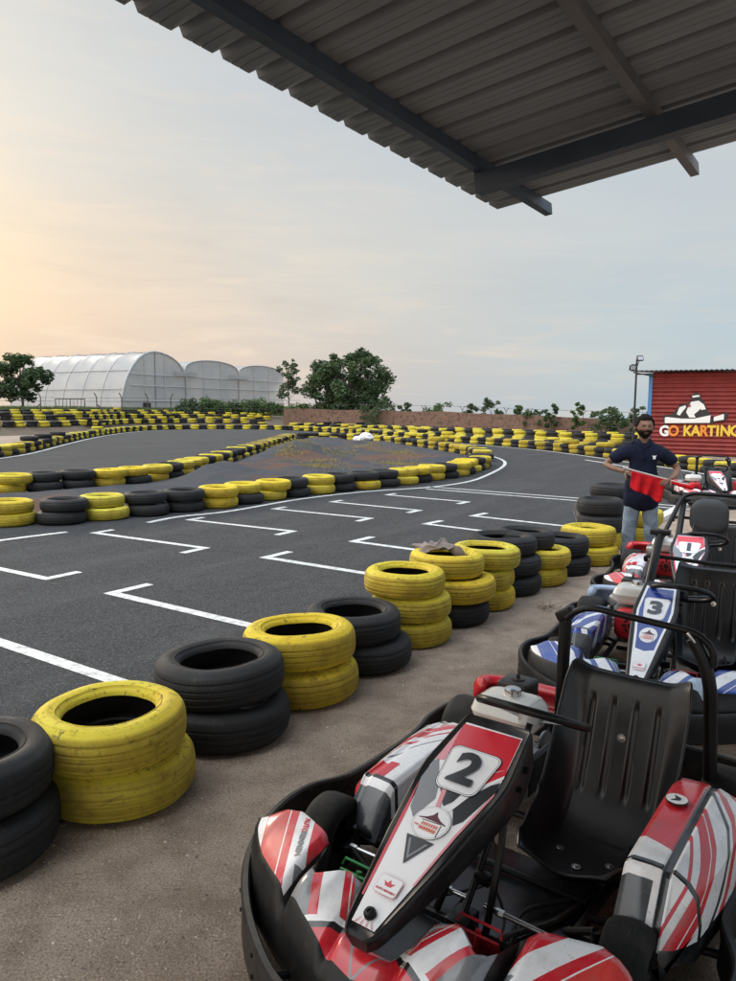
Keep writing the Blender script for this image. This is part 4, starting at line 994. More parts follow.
def livery(name, kind, scheme):
    """printed stripes in the kart's own coordinates"""
    m, t, b = new_mat(name, .25); b.inputs['Coat Weight'].default_value = .5; b.inputs['Coat Roughness'].default_value = .12
    P = t.n('ShaderNodeTexCoord').outputs['Object']; s = t.n('ShaderNodeSeparateXYZ'); t.L(P, s.inputs[0]); x, y, z = s.outputs; ay = t.math('ABSOLUTE', y)
    Wt, Rd, Bk, Gy = (.82, .83, .86, 1), (.6, .02, .035, 1), (.014, .015, .018, 1), (.2, .21, .23, 1)
    Or = (.62, .05, .045, 1)
    if scheme == 'blue': Rd, Or, Gy = (.012, .05, .3, 1), (.02, .07, .36, 1), (.45, .55, .68, 1)
    if kind == 'nose':
        q = t.math('ADD', t.math('MULTIPLY', x, .53), t.math('MULTIPLY', ay, .85))
        st = [(0, Rd), (.287, Rd), (.291, Gy), (.305, Wt), (.308, Rd), (.316, Wt), (.32, Rd), (.338, Wt), (.402, Rd), (.466, Wt), (.527, Rd), (.552, Wt), (.556, Or), (.63, Wt)]
        c = t.ramp(t.math('MULTIPLY', q, 1.), st, True)
        # triangular grey flash in the white band, white centre sweep
        q2 = t.math('SUBTRACT', t.math('MULTIPLY', x, .9), t.math('MULTIPLY', ay, .42))
        c = t.mix(t.math('MULTIPLY', t.math('GREATER_THAN', q2, .185), t.math('MULTIPLY', t.math('GREATER_THAN', q, .43), t.math('LESS_THAN', q, .5))), c, Gy)
        c = t.mix(t.math('MULTIPLY', t.math('GREATER_THAN', q2, .36), t.math('MULTIPLY', t.math('GREATER_THAN', q, .3), t.math('LESS_THAN', ay, .3))), c, Wt)
        c = t.mix(t.math('MULTIPLY', t.math('GREATER_THAN', q2, .375), t.math('MULTIPLY', t.math('GREATER_THAN', q, .3), t.math('LESS_THAN', ay, .3))), c, Bk)
        c = t.mix(t.math('MULTIPLY', t.math('GREATER_THAN', q2, .39), t.math('MULTIPLY', t.math('GREATER_THAN', q, .3), t.math('LESS_THAN', ay, .3))), c, Rd)
    else:
        # outer field: curved red sweeps on white; inner strip: red behind, white ahead
        nn = t.math('MULTIPLY', t.math('SINE', t.math('MULTIPLY', x, 5.)), .05)
        q = t.math('ADD', t.math('ADD', t.math('MULTIPLY', ay, 1.), t.math('MULTIPLY', x, -.38)), nn)
        q = t.math('SUBTRACT', q, t.math('MULTIPLY', z, .55))
        st = [(0, Wt), (.40, Gy), (.41, Wt), (.45, Rd), (.462, Wt), (.486, Rd), (.522, Wt), (.526, Rd), (.545, Wt), (.6, Bk), (.615, Wt), (.63, Rd), (.66, Wt), (.71, Rd), (.73, Wt)]
        q = t.math('ADD', q, t.math('MULTIPLY', t.math('LESS_THAN', y, 0.), .02))
        c = t.ramp(q, st, True)
        if scheme == 'red': c = t.mix(t.math('MULTIPLY', t.math('LESS_THAN', y, -.42), t.math('MULTIPLY', t.math('GREATER_THAN', t.math('ADD', x, t.math('MULTIPLY', z, 1.2)), .1), t.math('LESS_THAN', t.math('ADD', x, t.math('MULTIPLY', z, 1.2)), .2))), c, Rd)
        else: c = t.mix(t.math('MULTIPLY', t.math('LESS_THAN', y, -.3), t.math('GREATER_THAN', t.math('SINE', t.math('MULTIPLY', q, 60.)), -.5)), c, Rd)
        inner = t.math('MULTIPLY', t.math('LESS_THAN', ay, .555), t.math('GREATER_THAN', y, 0.))
        ci = t.ramp(t.math('ADD', t.math('MULTIPLY', x, -1.), t.math('MULTIPLY', ay, .35)), [(0, Wt), (.43, Wt), (.435, Rd), (.78, Rd)], True)
        c = t.mix(inner, c, ci)
        band = t.math('MULTIPLY', t.math('GREATER_THAN', y, .553), t.math('LESS_THAN', y, .575))
        c = t.mix(band, c, Bk)
        c = t.mix(t.math('LESS_THAN', z, .185), c, Bk)
        fr = t.math('MULTIPLY', t.math('GREATER_THAN', x, -.125), t.math('LESS_THAN', ay, .535))
        c = t.mix(fr, c, (.05, .055, .065, 1))
        e1_ = t.math('MULTIPLY', t.math('GREATER_THAN', x, -.168), t.math('LESS_THAN', x, -.148)); c = t.mix(e1_, c, Bk)
    n = t.noise(P, 12., 5, .6); c = t.mix(t.mapr(n, .5, .75, 0, .35), c, (.22, .2, .18, 1))
    mpn = t.n('ShaderNodeMapping'); mpn.inputs['Scale'].default_value = (4, 60, 30); mpn.inputs['Rotation'].default_value = (.2, .1, .9); t.L(P, mpn.inputs['Vector']); sc_ = t.noise(mpn.outputs[0], 4., 4, .7)
    c = t.mix(t.mapr(sc_, .63, .7, 0, .4), c, (.3, .29, .28, 1)); dd_ = t.noise(P, 70., 3, .7); c = t.mix(t.mapr(dd_, .64, .72, 0, .5), c, (.12, .1, .09, 1))
    t.L(c, b.inputs['Base Color']); t.L(t.mapr(n, .3, .7, .18, .4), b.inputs['Roughness']); return m
LIV = {(k, s): livery(k + '_' + s + '_print', k, s) for k in ('nose', 'pod') for s in ('red', 'blue')}

def rrect(w, h, r, n=5, taper=0.):
    out = []
    for cx, cy, a0 in ((w / 2 - r, h / 2 - r, 0), (-w / 2 + r, h / 2 - r, 90), (-w / 2 + r, -h / 2 + r, 180), (w / 2 - r, -h / 2 + r, 270)):
        for k in range(n + 1):
            a = math.radians(a0 + 90 * k / n); x, y = cx + r * math.cos(a), cy + r * math.sin(a); out.append((x * (1 + taper * y / h), y))
    return out
def make_kart(O, F, num, scheme, label, lean=0., headrest=False, hoop_tall=False, seat_y=.215, hero=False, pw=1., plen=1., tx=0.):
    F = Vector((F[0], F[1], 0)).normalized(); root = empty('go_kart', (O[0], O[1], 0), math.atan2(F.y, F.x)); tag(root, label, 'go-kart', 'parked go-karts')
    B = lambda mb, name, mat, par=root, sm=40: mb.build(name, mat, par, smooth=sm)
    nose_m, pod_m = LIV['nose', scheme], LIV['pod', scheme]; cov = M_redp if scheme == 'red' else M_bluep
    # frame and floor
    mb = MB()
    for s in (-1, 1):
        mb.tube([(.42, s * .16, .07), (.25, s * .2, .07), (.05, s * .31, .07), (-.6, s * .33, .075), (-1.12, s * .3, .09), (-1.2, s * .2, .1)], .016, 10, smooth=5)
        mb.tube([(.05, s * .3, .08), (.02, s * .42, .13)], .014, 8)
        mb.tube([(-.1, s * .31, .09), (-.12, s * .45, .12), (-.65, s * .45, .12), (-.68, s * .32, .09)], .011, 8, smooth=4)
    for x in (.4, .06, -.28, -.62, -1.0): mb.tube([(x, -.3 if x < .3 else -.17, .07), (x, .3 if x < .3 else .17, .07)], .014, 8)
    mb.tube([(.06, -.05, .09), (-.02, .0, .3), (-.16, .06, .52)], .012, 8); mb.tube([(.06, .12, .09), (-.02, .12, .3), (-.16, .08, .52)], .012, 8)
    B(mb, 'frame', M_frame)
    mb = MB(); mb.prism([(.46, -.17), (.46, .17), (.25, .22), (.05, .31), (-.42, .33), (-.42, -.33), (.05, -.31), (.25, -.22)], .043, .05)
    B(mb, 'floor_tray', M_tray, sm=0)
    # bumper ring of black plastic
    ring = [(.655, 0), (.645, -.15), (.59, -.28), (.485, -.44), (.345, -.588), (.2, -.685), (.02, -.75), (-.14, -.755), (-.27, -.70), (-.36, -.685), (-.7, -.69), (-.85, -.71), (-1.0, -.745), (-1.2, -.74), (-1.34, -.66), (-1.4, -.5), (-1.41, -.2), (-1.41, 0)]
    ring = ring + [(x, -y) for x, y in reversed(ring[1:-1])]
    rp = cr(ring, 5, True); n = len(rp); sec = []
    for i in range(n):
        a, b_ = Vector(rp[i - 1]), Vector(rp[(i + 1) % n]); tg = (b_ - a).normalized(); no = Vector((-tg.y, tg.x)) * (1 if True else 1)
        p = Vector(rp[i]); cent = Vector((-.38, 0)); 
        if (p + no * .01 - cent).length < (p - cent).length: no = -no
        row = []
        for dd, zz in ((-.012, .03), (.006, .028), (.016, .04), (.012, .10), (.016, .162), (.01, .176), (-.006, .178), (-.012, .17), (-.006, .1)):
            q = p + no * dd; row.append((q.x, q.y, zz))
        sec.append(row)
    mb = MB(); mb.grid(sec, closed_u=True, closed_v=True)
    ro_ = B(mb, 'bumper_ring', M_blk)
    mb = MB()
    for i in range(4, n, 7):
        a, b_ = Vector(rp[i - 1]), Vector(rp[(i + 1) % n]); tg = (b_ - a).normalized(); no = Vector((tg.y, -tg.x))
        if (Vector(rp[i]) + no * .01 - Vector((-.38, 0))).length < (Vector(rp[i]) - Vector((-.38, 0))).length: no = -no
        for zz in (.07, .135): 
            c = Vector((rp[i][0], rp[i][1], zz)); mb = MB(); mb.cyl(c + Vector((no.x, no.y, 0)) * .01, c + Vector((no.x, no.y, 0)) * .02, .006, 8); B(mb, 'bolt', M_frame, ro_)
    mb = MB()
    for s in (-1, 1):
        for (a, b_) in (((.42, s * .16, .08), (.6, s * .26, .1)), ((-.2, s * .33, .08), (-.25, s * .69, .1)), ((-.62, s * .33, .08), (-.66, s * .68, .1)), ((-1.15, s * .25, .1), (-1.4, s * .3, .1))): mb = MB(); mb.tube([a, b_], .012, 8); B(mb, 'bumper_stay', M_frame)
    # nose fairing
    ys = np.linspace(-.62, .62, 105 if hero else 53)
    def rearx(a): return float(np.interp(a, [0, .075, .1, .13, .18, .26, .29, .315, .335, .38, .5, .58, .62], [.47, .47, .36, .33, .32, .385, .36, .27, .235, .21, .17, .2, .25]))
    def frontx(a): return float(np.interp(a, [0, .11, .31, .43, .5, .56, .6, .62], [.555, .535, .455, .40, .365, .32, .285, .26]))
    def topz(a): return float(np.interp(a, [0, .08, .12, .2, .28, .3, .33, .36, .55, .62], [.235, .24, .285, .305, .295, .283, .283, .305, .3, .265]))
    sec = []
    for y in ys:
        a = abs(y); xr, xf, zt = rearx(a), frontx(a), topz(a); g = math.exp(-((a - .318) / .014) ** 2) * .03; zf = zt - .055 * min(1, (xf - xr) / .15)
        row = [(xr + .02, y, zt - .1), (xr, y, zt - .03), (xr, y, zt - .008), (xr + .01, y, zt)]
        for k in range(1, 6): f = k / 6; row.append((xr + .01 + (xf - xr - .01) * f, y, zt + (zf - zt) * f + .012 * math.sin(PI * f) - g))
        row += [(xf, y, zf - g), (xf + .012, y * 1.004, zf - .012 - g), (xf + .03, y * 1.01, .17), (xf + .05, y * 1.01, .11), (xf + .045, y, .065), (xf + .0, y * .98, .055)]
        sec.append(row)
    def nmf(i, j):
        a = abs((ys[i] + ys[min(i + 1, len(ys) - 1)]) / 2)
        return 0 if 2 <= j <= 8 and not (.304 < a < .332) and a < .612 else 1
    mb = MB(); mb.grid(sec, mf=nmf, flip=True)
    for sgn_, row in ((1, sec[0]), (-1, sec[-1])):
        mb.add(row, [tuple(range(len(row)))[::sgn_]], 1)
    no_ = B(mb, 'nose_fairing', [nose_m, M_blk], sm=50); q = no_.modifiers.new('t', 'SOLIDIFY'); q.thickness = .004; q.offset = -1
    if hero:
        # lettering follows the outer lobe
        def surf(x, y):
            a = abs(y); xr, xf, zt = rearx(a), frontx(a), topz(a); g = math.exp(-((a - .318) / .014) ** 2) * .03; zf = zt - .055 * min(1, (xf - xr) / .15)
            f = (x - xr - .01) / max(xf - xr - .01, .01); return zt + (zf - zt) * f + .012 * math.sin(PI * min(1, max(0, f))) - g
        for body, mi, cx_, cy_ in (('AUTO', 1, .232, -.438), ('RENNEN', 3, .305, -.396)):
            tm = MB(); textmesh(body, .0245, Matrix.Translation((cx_, cy_, 0)) @ Matrix.Rotation(math.atan2(.5, .865), 4, 'Z'), tm, mi, bold=.0007, extrude=.0004, sx=1.05)
            tm.v = [(x, y, surf(x, y) + .0022 + z) for x, y, z in tm.v]; B(tm, 'lettering', GM, no_, 0)
    # front panel with the number
    T0 = Vector((-.215 + tx, 0, .60)); D_ = Vector((.72, 0, -.28)).normalized(); Nn = Vector((-D_.z, 0, D_.x)); Y_ = Vector((0, 1, 0))
    if Nn.z < 0: Nn = -Nn
    pf = lambda p, s, h=0.: T0 + Y_ * p * pw + D_ * s * plen + Nn * h
    hw = lambda s: float(np.interp(s, [-.018, -.005, .19, .24, .3, .5, .76, .79, .805], [.108, .122, .147, .150, .142, .112, .06, .05, .035]))
    hi = lambda s: float(np.interp(s, [.025, .18, .235, .3, .41, .62, .77], [.101, .115, .119, .112, .092, .06, .036]))
    ss = [-.018, -.008, .0, .03, .08, .13, .18, .22, .26, .3, .36, .42, .5, .58, .66, .72, .76, .78, .795, .805]
    dep = lambda s: float(np.interp(s, [-.018, .1, .25, .5, .805], [.13, .16, .12, .1, .05]))
    sec = []
    for s in ss:
        w = hw(s); d_ = dep(s); inn = min(w - .012, hi(min(max(s, .025), .77)) + .004)
        sec.append([pf(-w + .012, s, -d_), pf(-w, s, -.012), pf(-w + .004, s, -.003), pf(-w + .010, s, 0.001), pf(-inn, s, -.004), pf(0, s, -.004), pf(inn, s, -.004), pf(w - .010, s, 0.001), pf(w - .004, s, -.003), pf(w, s, -.012), pf(w - .012, s, -d_)])
    mb = MB(); mb.grid(sec, flip=True)
    mb.add([p for p in sec[0]], [tuple(range(11))]); mb.add([p for p in sec[-1]], [tuple(reversed(range(11)))])
    pan = B(mb, 'front_panel', M_blk, sm=50)
    for s in (-1, 1):
        for pp, sq, dd, rr in ((.138, .1, -.05, .011), (.146, .17, -.06, .009)):
            mb = MB(); c = pf(s * pp, sq, dd); mb.cyl(c - Y_ * s * .01, c + Y_ * s * .012, rr, 12); B(mb, 'bolt', M_frame, pan)
    mb = MB(); c = pf(0, .738, .0); mb.lathe([(0, -.004), (.017, -.004), (.017, .006), (.013, .012), (.006, .013), (.005, .009), (0, .009)], 24, Matrix.Translation(c) @ Matrix((Y_.cross(Nn) * 1, Y_, Nn)).transposed().to_4x4(), 0)
    B(mb, 'panel_knob', M_frame, pan)
    # decals: sheets lying on the panel, each a little above the last
    mb = MB(); lev = [0]
    def decal(poly, mi, h=None):
        lev[0] += 1; hh = (-.0028 + .00014 * lev[0]) if h is None else h
        ar = sum(a[0] * b_[1] - b_[0] * a[1] for a, b_ in zip(poly, poly[1:] + poly[:1]))
        pl = poly if ar < 0 else poly[::-1]
        pts = [pf(p, s, hh) for p, s in pl]
        n_ = (pts[1] - pts[0]).cross(pts[2] - pts[1])
        bm = bmesh.new(); vs = [bm.verts.new(p) for p in pts]; f = bm.faces.new(vs); f.normal_update()
        if f.normal.dot(Nn) < 0: f.normal_flip()
        bmesh.ops.triangulate(bm, faces=[f]); bm.verts.index_update()
        mb.add([v.co.copy() for v in bm.verts], [[v.index for v in q.verts] for q in bm.faces], mi); bm.free()
    sl_ = [.025, .07, .12, .18, .235, .3, .36, .41, .5, .62, .7, .772]
    full = [(-hi(s), s) for s in sl_] + [(hi(s), s) for s in reversed(sl_)]
    circ = lambda cx, cy, r, n=40: [(cx + r * math.cos(2 * PI * k / n), cy + r * math.sin(2 * PI * k / n)) for k in range(n)]
    decal(full, 0)
    if scheme == 'red':
        decal([(-.103, .033), (.099, .030), (.112, .16), (.06, .2), (-.06, .2), (-.112, .15)], 1)
        decal([(-.104, .05), (-.085, .2), (-.116, .21), (-.113, .15)], 5)
        decal([(-.117, .215), (-.105, .2), (-.05, .3), (-.035, .345), (-.062, .43), (-.09, .4), (-.119, .29)], 3)
        decal([(-.118, .3), (-.092, .41), (-.06, .62), (-.05, .7), (-.056, .7), (-.1, .43)], 1)
        decal([(.118, .25), (.08, .44), (.056, .62), (.062, .62), (.088, .44), (.12, .27)], 5)
        decal([(.116, .215), (.095, .235), (.06, .29), (.028, .35), (.06, .41), (.08, .385), (.12, .25)], 2)
        decal([(.113, .165), (.118, .2), (.07, .27), (.075, .245)], 0)
        decal([(.113, .16), (.116, .185), (.075, .24), (.07, .2)], 1)
        decal([(-.045, .3), (.045, .3), (.0, .36)], 2); decal([(-.02, .3), (-.035, .3), (-.02, .37), (-.006, .37)], 5)
        decal([(.03, .3), (.055, .3), (.028, .372), (.018, .345)], 0)
        decal([(-.047, .485), (.043, .485), (-.004, .575)], 2); decal([(-.033, .495), (.029, .495), (-.004, .558)], 3); decal([(-.026, .495), (.022, .495), (-.004, .546)], 2)
        for k in range(4): decal([(-.03 + k * .018, .772), (-.024 + k * .018, .772), (-.016 + k * .01, .752), (-.017 + k * .01, .752)], 5)
    else:
        ins = lambda s: hi(s) - .016
        sb = [.045, .12, .18, .235, .3, .41, .5, .53]
        decal([(-ins(s), s) for s in sb] + [(0, .545)] + [(ins(s), s) for s in reversed(sb)], 4 if num != '1' else 1)
        decal([(-.05, .075), (.05, .075), (.048, .08), (-.048, .08)], 3)
    plc = (0, .215); pl_ = [(x * (1.0 - .14 * (y / .09)), y + .215) for x, y in rrect(.16, .178, .028)]
    decal(pl_, 2); decal([(p * .97, (s - .215) * .975 + .215) for p, s in pl_], 0); decal([(p * .93, (s - .215) * .935 + .215) for p, s in pl_], 2); decal([(p * .915, (s - .215) * .92 + .215) for p, s in pl_], 0)
    decal(circ(0, .427, .0575), 2); decal(circ(0, .427, .0568), 0); decal(circ(0, .427, .0535), 3); decal(circ(0, .427, .0525), 0)
    # pagoda-like roof over rows of small letters
    decal([(0, .386), (.008, .402), (.024, .413), (.046, .421), (.04, .424), (.03, .421), (-.028, .421), (-.042, .424), (-.046, .421), (-.022, .413), (-.008, .402)], 7)
    decal([(-.031, .425), (.03, .421), (.032, .424), (-.031, .428)], 7); decal([(.031, .425), (.034, .425), (.037, .467), (.034, .467)], 7)
    for r_, (s0, n_) in enumerate(((.432, 7), (.4475, 7))):
        lh = -.0028 + .00014 * (lev[0] + 1)
        for k in range(n_): decal([(-.026 + k * .0078, s0), (-.0205 + k * .0078, s0), (-.0205 + k * .0078, s0 + .011), (-.026 + k * .0078, s0 + .011)], 6, h=lh)
    decal([(-.044, .446), (-.03, .446), (-.03, .4505), (-.044, .4505)], 6)
    fr = [(x, y + .652) for x, y in rrect(.07, .055, .008)]; decal(fr, 5); decal([(p * .97, (s - .652) * .965 + .652) for p, s in fr], 0)
    decal([(0, .634), (.006, .645), (.018, .641), (.009, .655), (-.009, .655), (-.018, .641), (-.006, .645)], 1)
    dm = Matrix((Y_ * 1, -D_, Nn)).transposed().to_4x4()
    base_h = -.0028 + .00014 * (lev[0] + 1)
    def put(body, size, p, s, mi, bold=0, sx=1.): textmesh(body, size, Matrix.Translation(pf(p, s, base_h + .0006)) @ dm, mb, mi, bold, .0005, sx=sx)
    put(num, .165, -.002, .2165, 2, .0065, sx=1.02)
    put('AUTO RENNEN', .0085, 0, .668, 1)
    B(mb, 'decals', GM, pan, 0)
    # steering
    sc = Vector((-.33, .07, .62)) if not lean else Vector((-.36, .1, .545)); ta = math.radians(25); sn = Vector((-math.sin(ta), 0, math.cos(ta))); su = Vector((math.cos(ta), 0, math.sin(ta)))
    mb = MB(); mb.tube([sc + (Y_ * math.cos(a) + su * math.sin(a)) * (.178 if abs(math.sin(a)) < .95 or math.sin(a) < 0 else .165) for a in [2 * PI * k / 40 for k in range(40)]], .0145, 10, closed=True)
    st = B(mb, 'steering_wheel', M_frame)
    mb = MB()
    for a in (0, PI, -PI / 2): mb.tube([sc - sn * .02, sc + (Y_ * math.cos(a) + su * math.sin(a)) * .16], .011, 8, flat=(1.5, .5))
    mb.cyl(sc - sn * .035, sc + sn * .004, .04, 20); B(mb, 'spokes', M_alu if hero else M_frame, st)
    mb = MB(); mb.cyl((.09, .05, .1), sc - sn * .03, .0105, 12); mb.box((.08, .05, .1), (.09, .07, .06), bev=.006); mb.box((.0, .075, .21), (.03, .05, .035), bev=.004); B(mb, 'steering_column', M_frame)
    # seat
    pr = [(-.25, .165), (-.275, .15), (-.33, .115), (-.42, .085), (-.52, .07), (-.61, .075), (-.68, .105), (-.735, .165), (-.775, .25), (-.81, .35), (-.84, .44), (-.865, .52), (-.883, .575), (-.897, .60), (-.918, .605)]
    pc = cr(pr, 6); nu = len(pc); nv = 121; P = []
    L_ = [0]
    for a, b_ in zip(pc, pc[1:]): L_.append(L_[-1] + math.hypot(b_[0] - a[0], b_[1] - a[1]))
    Lt = L_[-1]
    for i, (x, z) in enumerate(pc):
        s = L_[i] / Lt; a = pc[max(i - 1, 0)]; b_ = pc[min(i + 1, nu - 1)]; tx, tz = b_[0] - a[0], b_[1] - a[1]; l = math.hypot(tx, tz); nx, nz = (tz / l, -tx / l)     # towards the sitter
        w = float(np.interp(s, [0, .08, .25, .5, .75, .93, .98, 1], [.15, .19, .225, .238, .244, .242, .232, .215]))
        side_ = float(np.interp(s, [0, .06, .2, .42, .6, .85, 1], [.0, .03, .09, .15, .11, .05, .02]))
        row = []
        for j in range(nv):
            tt = j / (nv - 1) * 2 - 1; k = max(0, (abs(tt) - .62) / .38); off = side_ * k ** 1.7 + .008 * tt * tt
            yy = tt * w * (1 - .04 * k)
            thigh = .03 * math.exp(-((s - .06) / .07) ** 2) * math.cos(tt * PI * 1.0)
            if .55 < s < .9:
                for gy in (-.125, -.045, .04, .12):
                    e_ = min(1, (s - .55) / .02, (.9 - s) / .02); off -= .011 * max(0, 1 - ((yy - gy) / .0125) ** 4) * e_ if abs(yy - gy) < .0125 else 0
            row.append((x - nx * -off if False else x + nx * off * (1 if s > .3 else .6), seat_y + yy, z + (nz * off if s > .3 else off) - thigh * (1 if s < .2 else 0)))
        P.append(row)
    mb = MB(); mb.grid(P); se = B(mb, 'seat', M_seat, sm=60)
    # normals: sitter side
    q = se.modifiers.new('t', 'SOLIDIFY'); q.thickness = .006; q.offset = 0
    edge = [Vector(P[i][0]) for i in range(nu)] + [Vector(P[-1][j]) for j in range(nv)] + [Vector(P[i][-1]) for i in reversed(range(nu))] + [Vector(P[0][j]) for j in reversed(range(nv))]
    mb = MB(); mb.tube(edge[::2], .0058, 8, closed=True); B(mb, 'rolled_edge', M_seat, se, 60)
    for (x, y, z) in ((-.5, -.1, .076), (-.5, .08, .076), (-.82, .0, .395), (-.4, .0, .095)):
        mb = MB(); mb.lathe([(0, .008), (.007, .007), (.0075, .002), (.016, .0015), (.016, 0)], 14, Matrix.Translation((x, seat_y + y, z)) @ (Matrix.Rotation(PI / 2 * .9, 4, 'Y') if z > .2 else Matrix())); B(mb, 'seat_bolt', M_steel, se)
    for s in (-1, 1):
        for a, b_ in (((-.7, seat_y + s * .15, .09), (-.82, seat_y + s * .19, .3)), ((-1.0, seat_y + s * .2, .11), (-.83, seat_y + s * .2, .34))): mb = MB(); mb.tube([a, b_], .01, 8); B(mb, 'seat_stay', M_frame)
    # side pods
    for s in (-1, 1):
        xs = [-.03, -.04, -.14, -.152, -.34, -.5, -.64, -.72, -.755]
        zt = [.17, .2, .345, .355, .366, .376, .38, .36, .26]; zi = [.13, .125, .105, .1, .1, .1, .1, .11, .14]
        wo = [.59, .605, .65, .655, .68, .69, .69, .675, .64]; sec = []
        for x, z1, z0, w in zip(xs, zt, zi, wo):
            yi = .445
            if s < 0: z1 = z1 * .84 + .005; w = .36 + (w - .445) * .86; yi = .355
            sec.append([(x, s * (yi + .01), z0), (x, s * yi, (z0 + z1) / 2), (x, s * (yi + .004), z1 - .015), (x, s * (yi + .022), z1), (x, s * (yi + .075), z1 + .003), (x, s * (yi + .105), z1 + .002), (x, s * (yi + .112), z1 - .006), (x, s * (yi + .13), z1 - .006), (x, s * (yi + .137), z1), (x, s * (w - .035), z1 - .022), (x, s * (w - .01), z1 - .055), (x, s * w, z1 * .62), (x, s * (w - .005), z0 + .02), (x, s * (w - .03), z0)])
        mb = MB(); mb.grid(sec, flip=s < 0); k = len(sec[0])
        mb.add(sec[0], [tuple(range(k)) if s < 0 else tuple(reversed(range(k)))]); mb.add(sec[-1], [tuple(range(k))])
        po = B(mb, 'side_pod', pod_m, sm=30)
        bv = po.modifiers.new('b', 'BEVEL'); bv.width = .005; bv.segments = 2; bv.limit_method = 'ANGLE'
        if s < 0: continue
        mb = MB(); lg = Matrix.Translation((-.5, .498 if s > 0 else -.408, .386 if s > 0 else .331)) ; mb.prism(circ(0, 0, .034, 28), -.003, .0035, 2, lg); mb.prism(circ(0, 0, .0325, 28), -.003, .0045, 0, lg)
        mb.prism([(-.02, -.012), (.0, -.003), (.02, -.014), (.008, .012), (-.008, .012)], 0, .0055, 2, lg); B(mb, 'pod_badge', GM, po, 0)
    # wheels
    def wheel(x, y, r, w, steer=0.):
        s = 1 if y > 0 else -1; M = Matrix.Translation((x, y, r)) @ Matrix.Rotation(steer, 4, 'Z') @ Matrix.Rotation(PI / 2 * s * -1, 4, 'X')
        e = empty('wheel', (0, 0, 0)); e.parent = root
        h = w / 2; k = r - .13
        prf = [(.065, -h + .012), (.08 + k * .5, -h), (.112 + k, -h + .002), (.124 + k, -h + .014), (.1295 + k, -h + .034), (.1305 + k, 0), (.1295 + k, h - .034), (.124 + k, h - .014), (.112 + k, h - .002), (.08 + k * .5, h), (.065, h - .012), (.062, 0)]
        mb = MB(); mb.lathe(prf, 48, M, closed=True); B(mb, 'tyre', M_krub, e, 60)
        mb = MB(); mb.lathe([(0, h - .05), (.028, h - .05), (.03, h - .03), (.05, h - .045), (.058, h - .01), (.066, h - .006), (.066, -h + .006), (.058, -h + .012), (.05, -h + .05), (0, -h + .05)], 32, M); B(mb, 'rim', M_rim, e, 40)
        mb = MB()
        for q in range(3):
            a = q * 2 * PI / 3; mb.cyl(M @ Vector((.038 * math.cos(a), .038 * math.sin(a), h - .05)), M @ Vector((.038 * math.cos(a), .038 * math.sin(a), h - .028)), .007, 6)
        mb.cyl(M @ Vector((0, 0, h - .05)), M @ Vector((0, 0, h - .02)), .012, 8); B(mb, 'wheel_nuts', M_steel, e, 30)
    wheel(-.005, -.53, .132, .125, .08); wheel(.02, .515, .132, .125, .08); wheel(-1.06, -.56, .14, .19); wheel(-1.06, .56, .14, .19)
    mb = MB(); mb.cyl((-1.06, -.52, .14), (-1.06, .52, .14), .016, 12); mb.cyl((-1.06, -.2, .14), (-1.06, -.19, .14), .08, 24); mb.cyl((-1.06, .27, .14), (-1.06, .276, .14), .085, 24); B(mb, 'rear_axle', M_alu)
    # tie rods, spindles, hoses, pedals
    for s, y0 in ((-1, .03), (1, .09)):
        mb = MB(); a, b_ = Vector((.015, y0, .135)), Vector((.02, s * .42, .132)); mb.cyl(a, b_, .0085, 10); mb.cyl(a + (b_ - a) * .12, a + (b_ - a) * .2, .0115, 6); mb.cyl(b_ - (b_ - a) * .06, b_, .012, 8); B(mb, 'tie_rod', M_steel)
    for s in (-1, 1):
        mb = MB(); mb.cyl((-.01, s * .42, .08), (-.01, s * .42, .19), .013, 10); mb.cyl((-.01, s * .42, .132), (-.01, s * .5, .132), .014, 10); mb.box((.01, s * .43, .132), (.07, .03, .014), bev=.003)
        mb.tube([(.05, s * .3, .08), (-.01, s * .42, .085)], .013, 8); mb.tube([(-.1, s * .3, .08), (-.01, s * .42, .19)], .011, 8); B(mb, 'spindle', M_frame)
    for pts, r_ in (([(.3, .2, .1), (.1, .2, .062), (-.1, .16, .075), (-.25, .24, .07), (-.45, .36, .08), (-.9, .3, .12)], .007), ([(.28, -.2, .12), (.05, -.14, .07), (-.12, .02, .1), (-.28, -.02, .07), (-.5, -.14, .07), (-.8, -.16, .2)], .006),
                    ([(.3, .22, .09), (.05, .16, .07), (-.15, .25, .062), (-.35, .3, .07)], .01), ([(.02, -.05, .12), (-.06, -.12, .28), (-.16, -.05, .4)], .005), ([(.04, .0, .1), (-.05, .06, .17), (-.02, .14, .1), (.08, .16, .07)], .0045)):
        mb = MB(); mb.tube(pts, r_, 6, smooth=6); B(mb, 'hose', M_blk)
    for s, mm, nm in ((-1, M_grn if scheme == 'blue' or True else 0, 'throttle_pedal'), (1, M_redm, 'brake_pedal')):
        mb = MB(); mb.tube([(.3, s * .2, .08), (.28, s * .2, .2), (.26, s * .2, .255)], .009, 8)
        rp_ = Matrix.Rotation(.25, 3, 'Y')
        mb.box((.262, s * .2, .215), (.008, .13, .07), 0, rp_, bev=.002)
        for k in range(5): mb.box((.254, s * .2 - .045 + k * .0225, .215), (.008, .006, .05), 0, rp_)
        mb.tube([(.258, s * .2 - .065, .252), (.25, s * .2 - .06, .27), (.25, s * .2 + .06, .27), (.258, s * .2 + .065, .252)], .004, 6)
        B(mb, nm, mm)
    # engine on the right of the seat
    mb = MB(); mb.box((-.8, -.21, .15), (.24, .2, .12), bev=.012); mb.box((-.72, -.24, .26), (.13, .17, .13), bev=.008)
    for k in range(9): mb.box((-.715, -.235, .21 + k * .015), (.155, .2, .005))
    eng = B(mb, 'engine', M_alu, sm=30)
    P = []
    tc_ = Vector((-.755, -.215, .415))
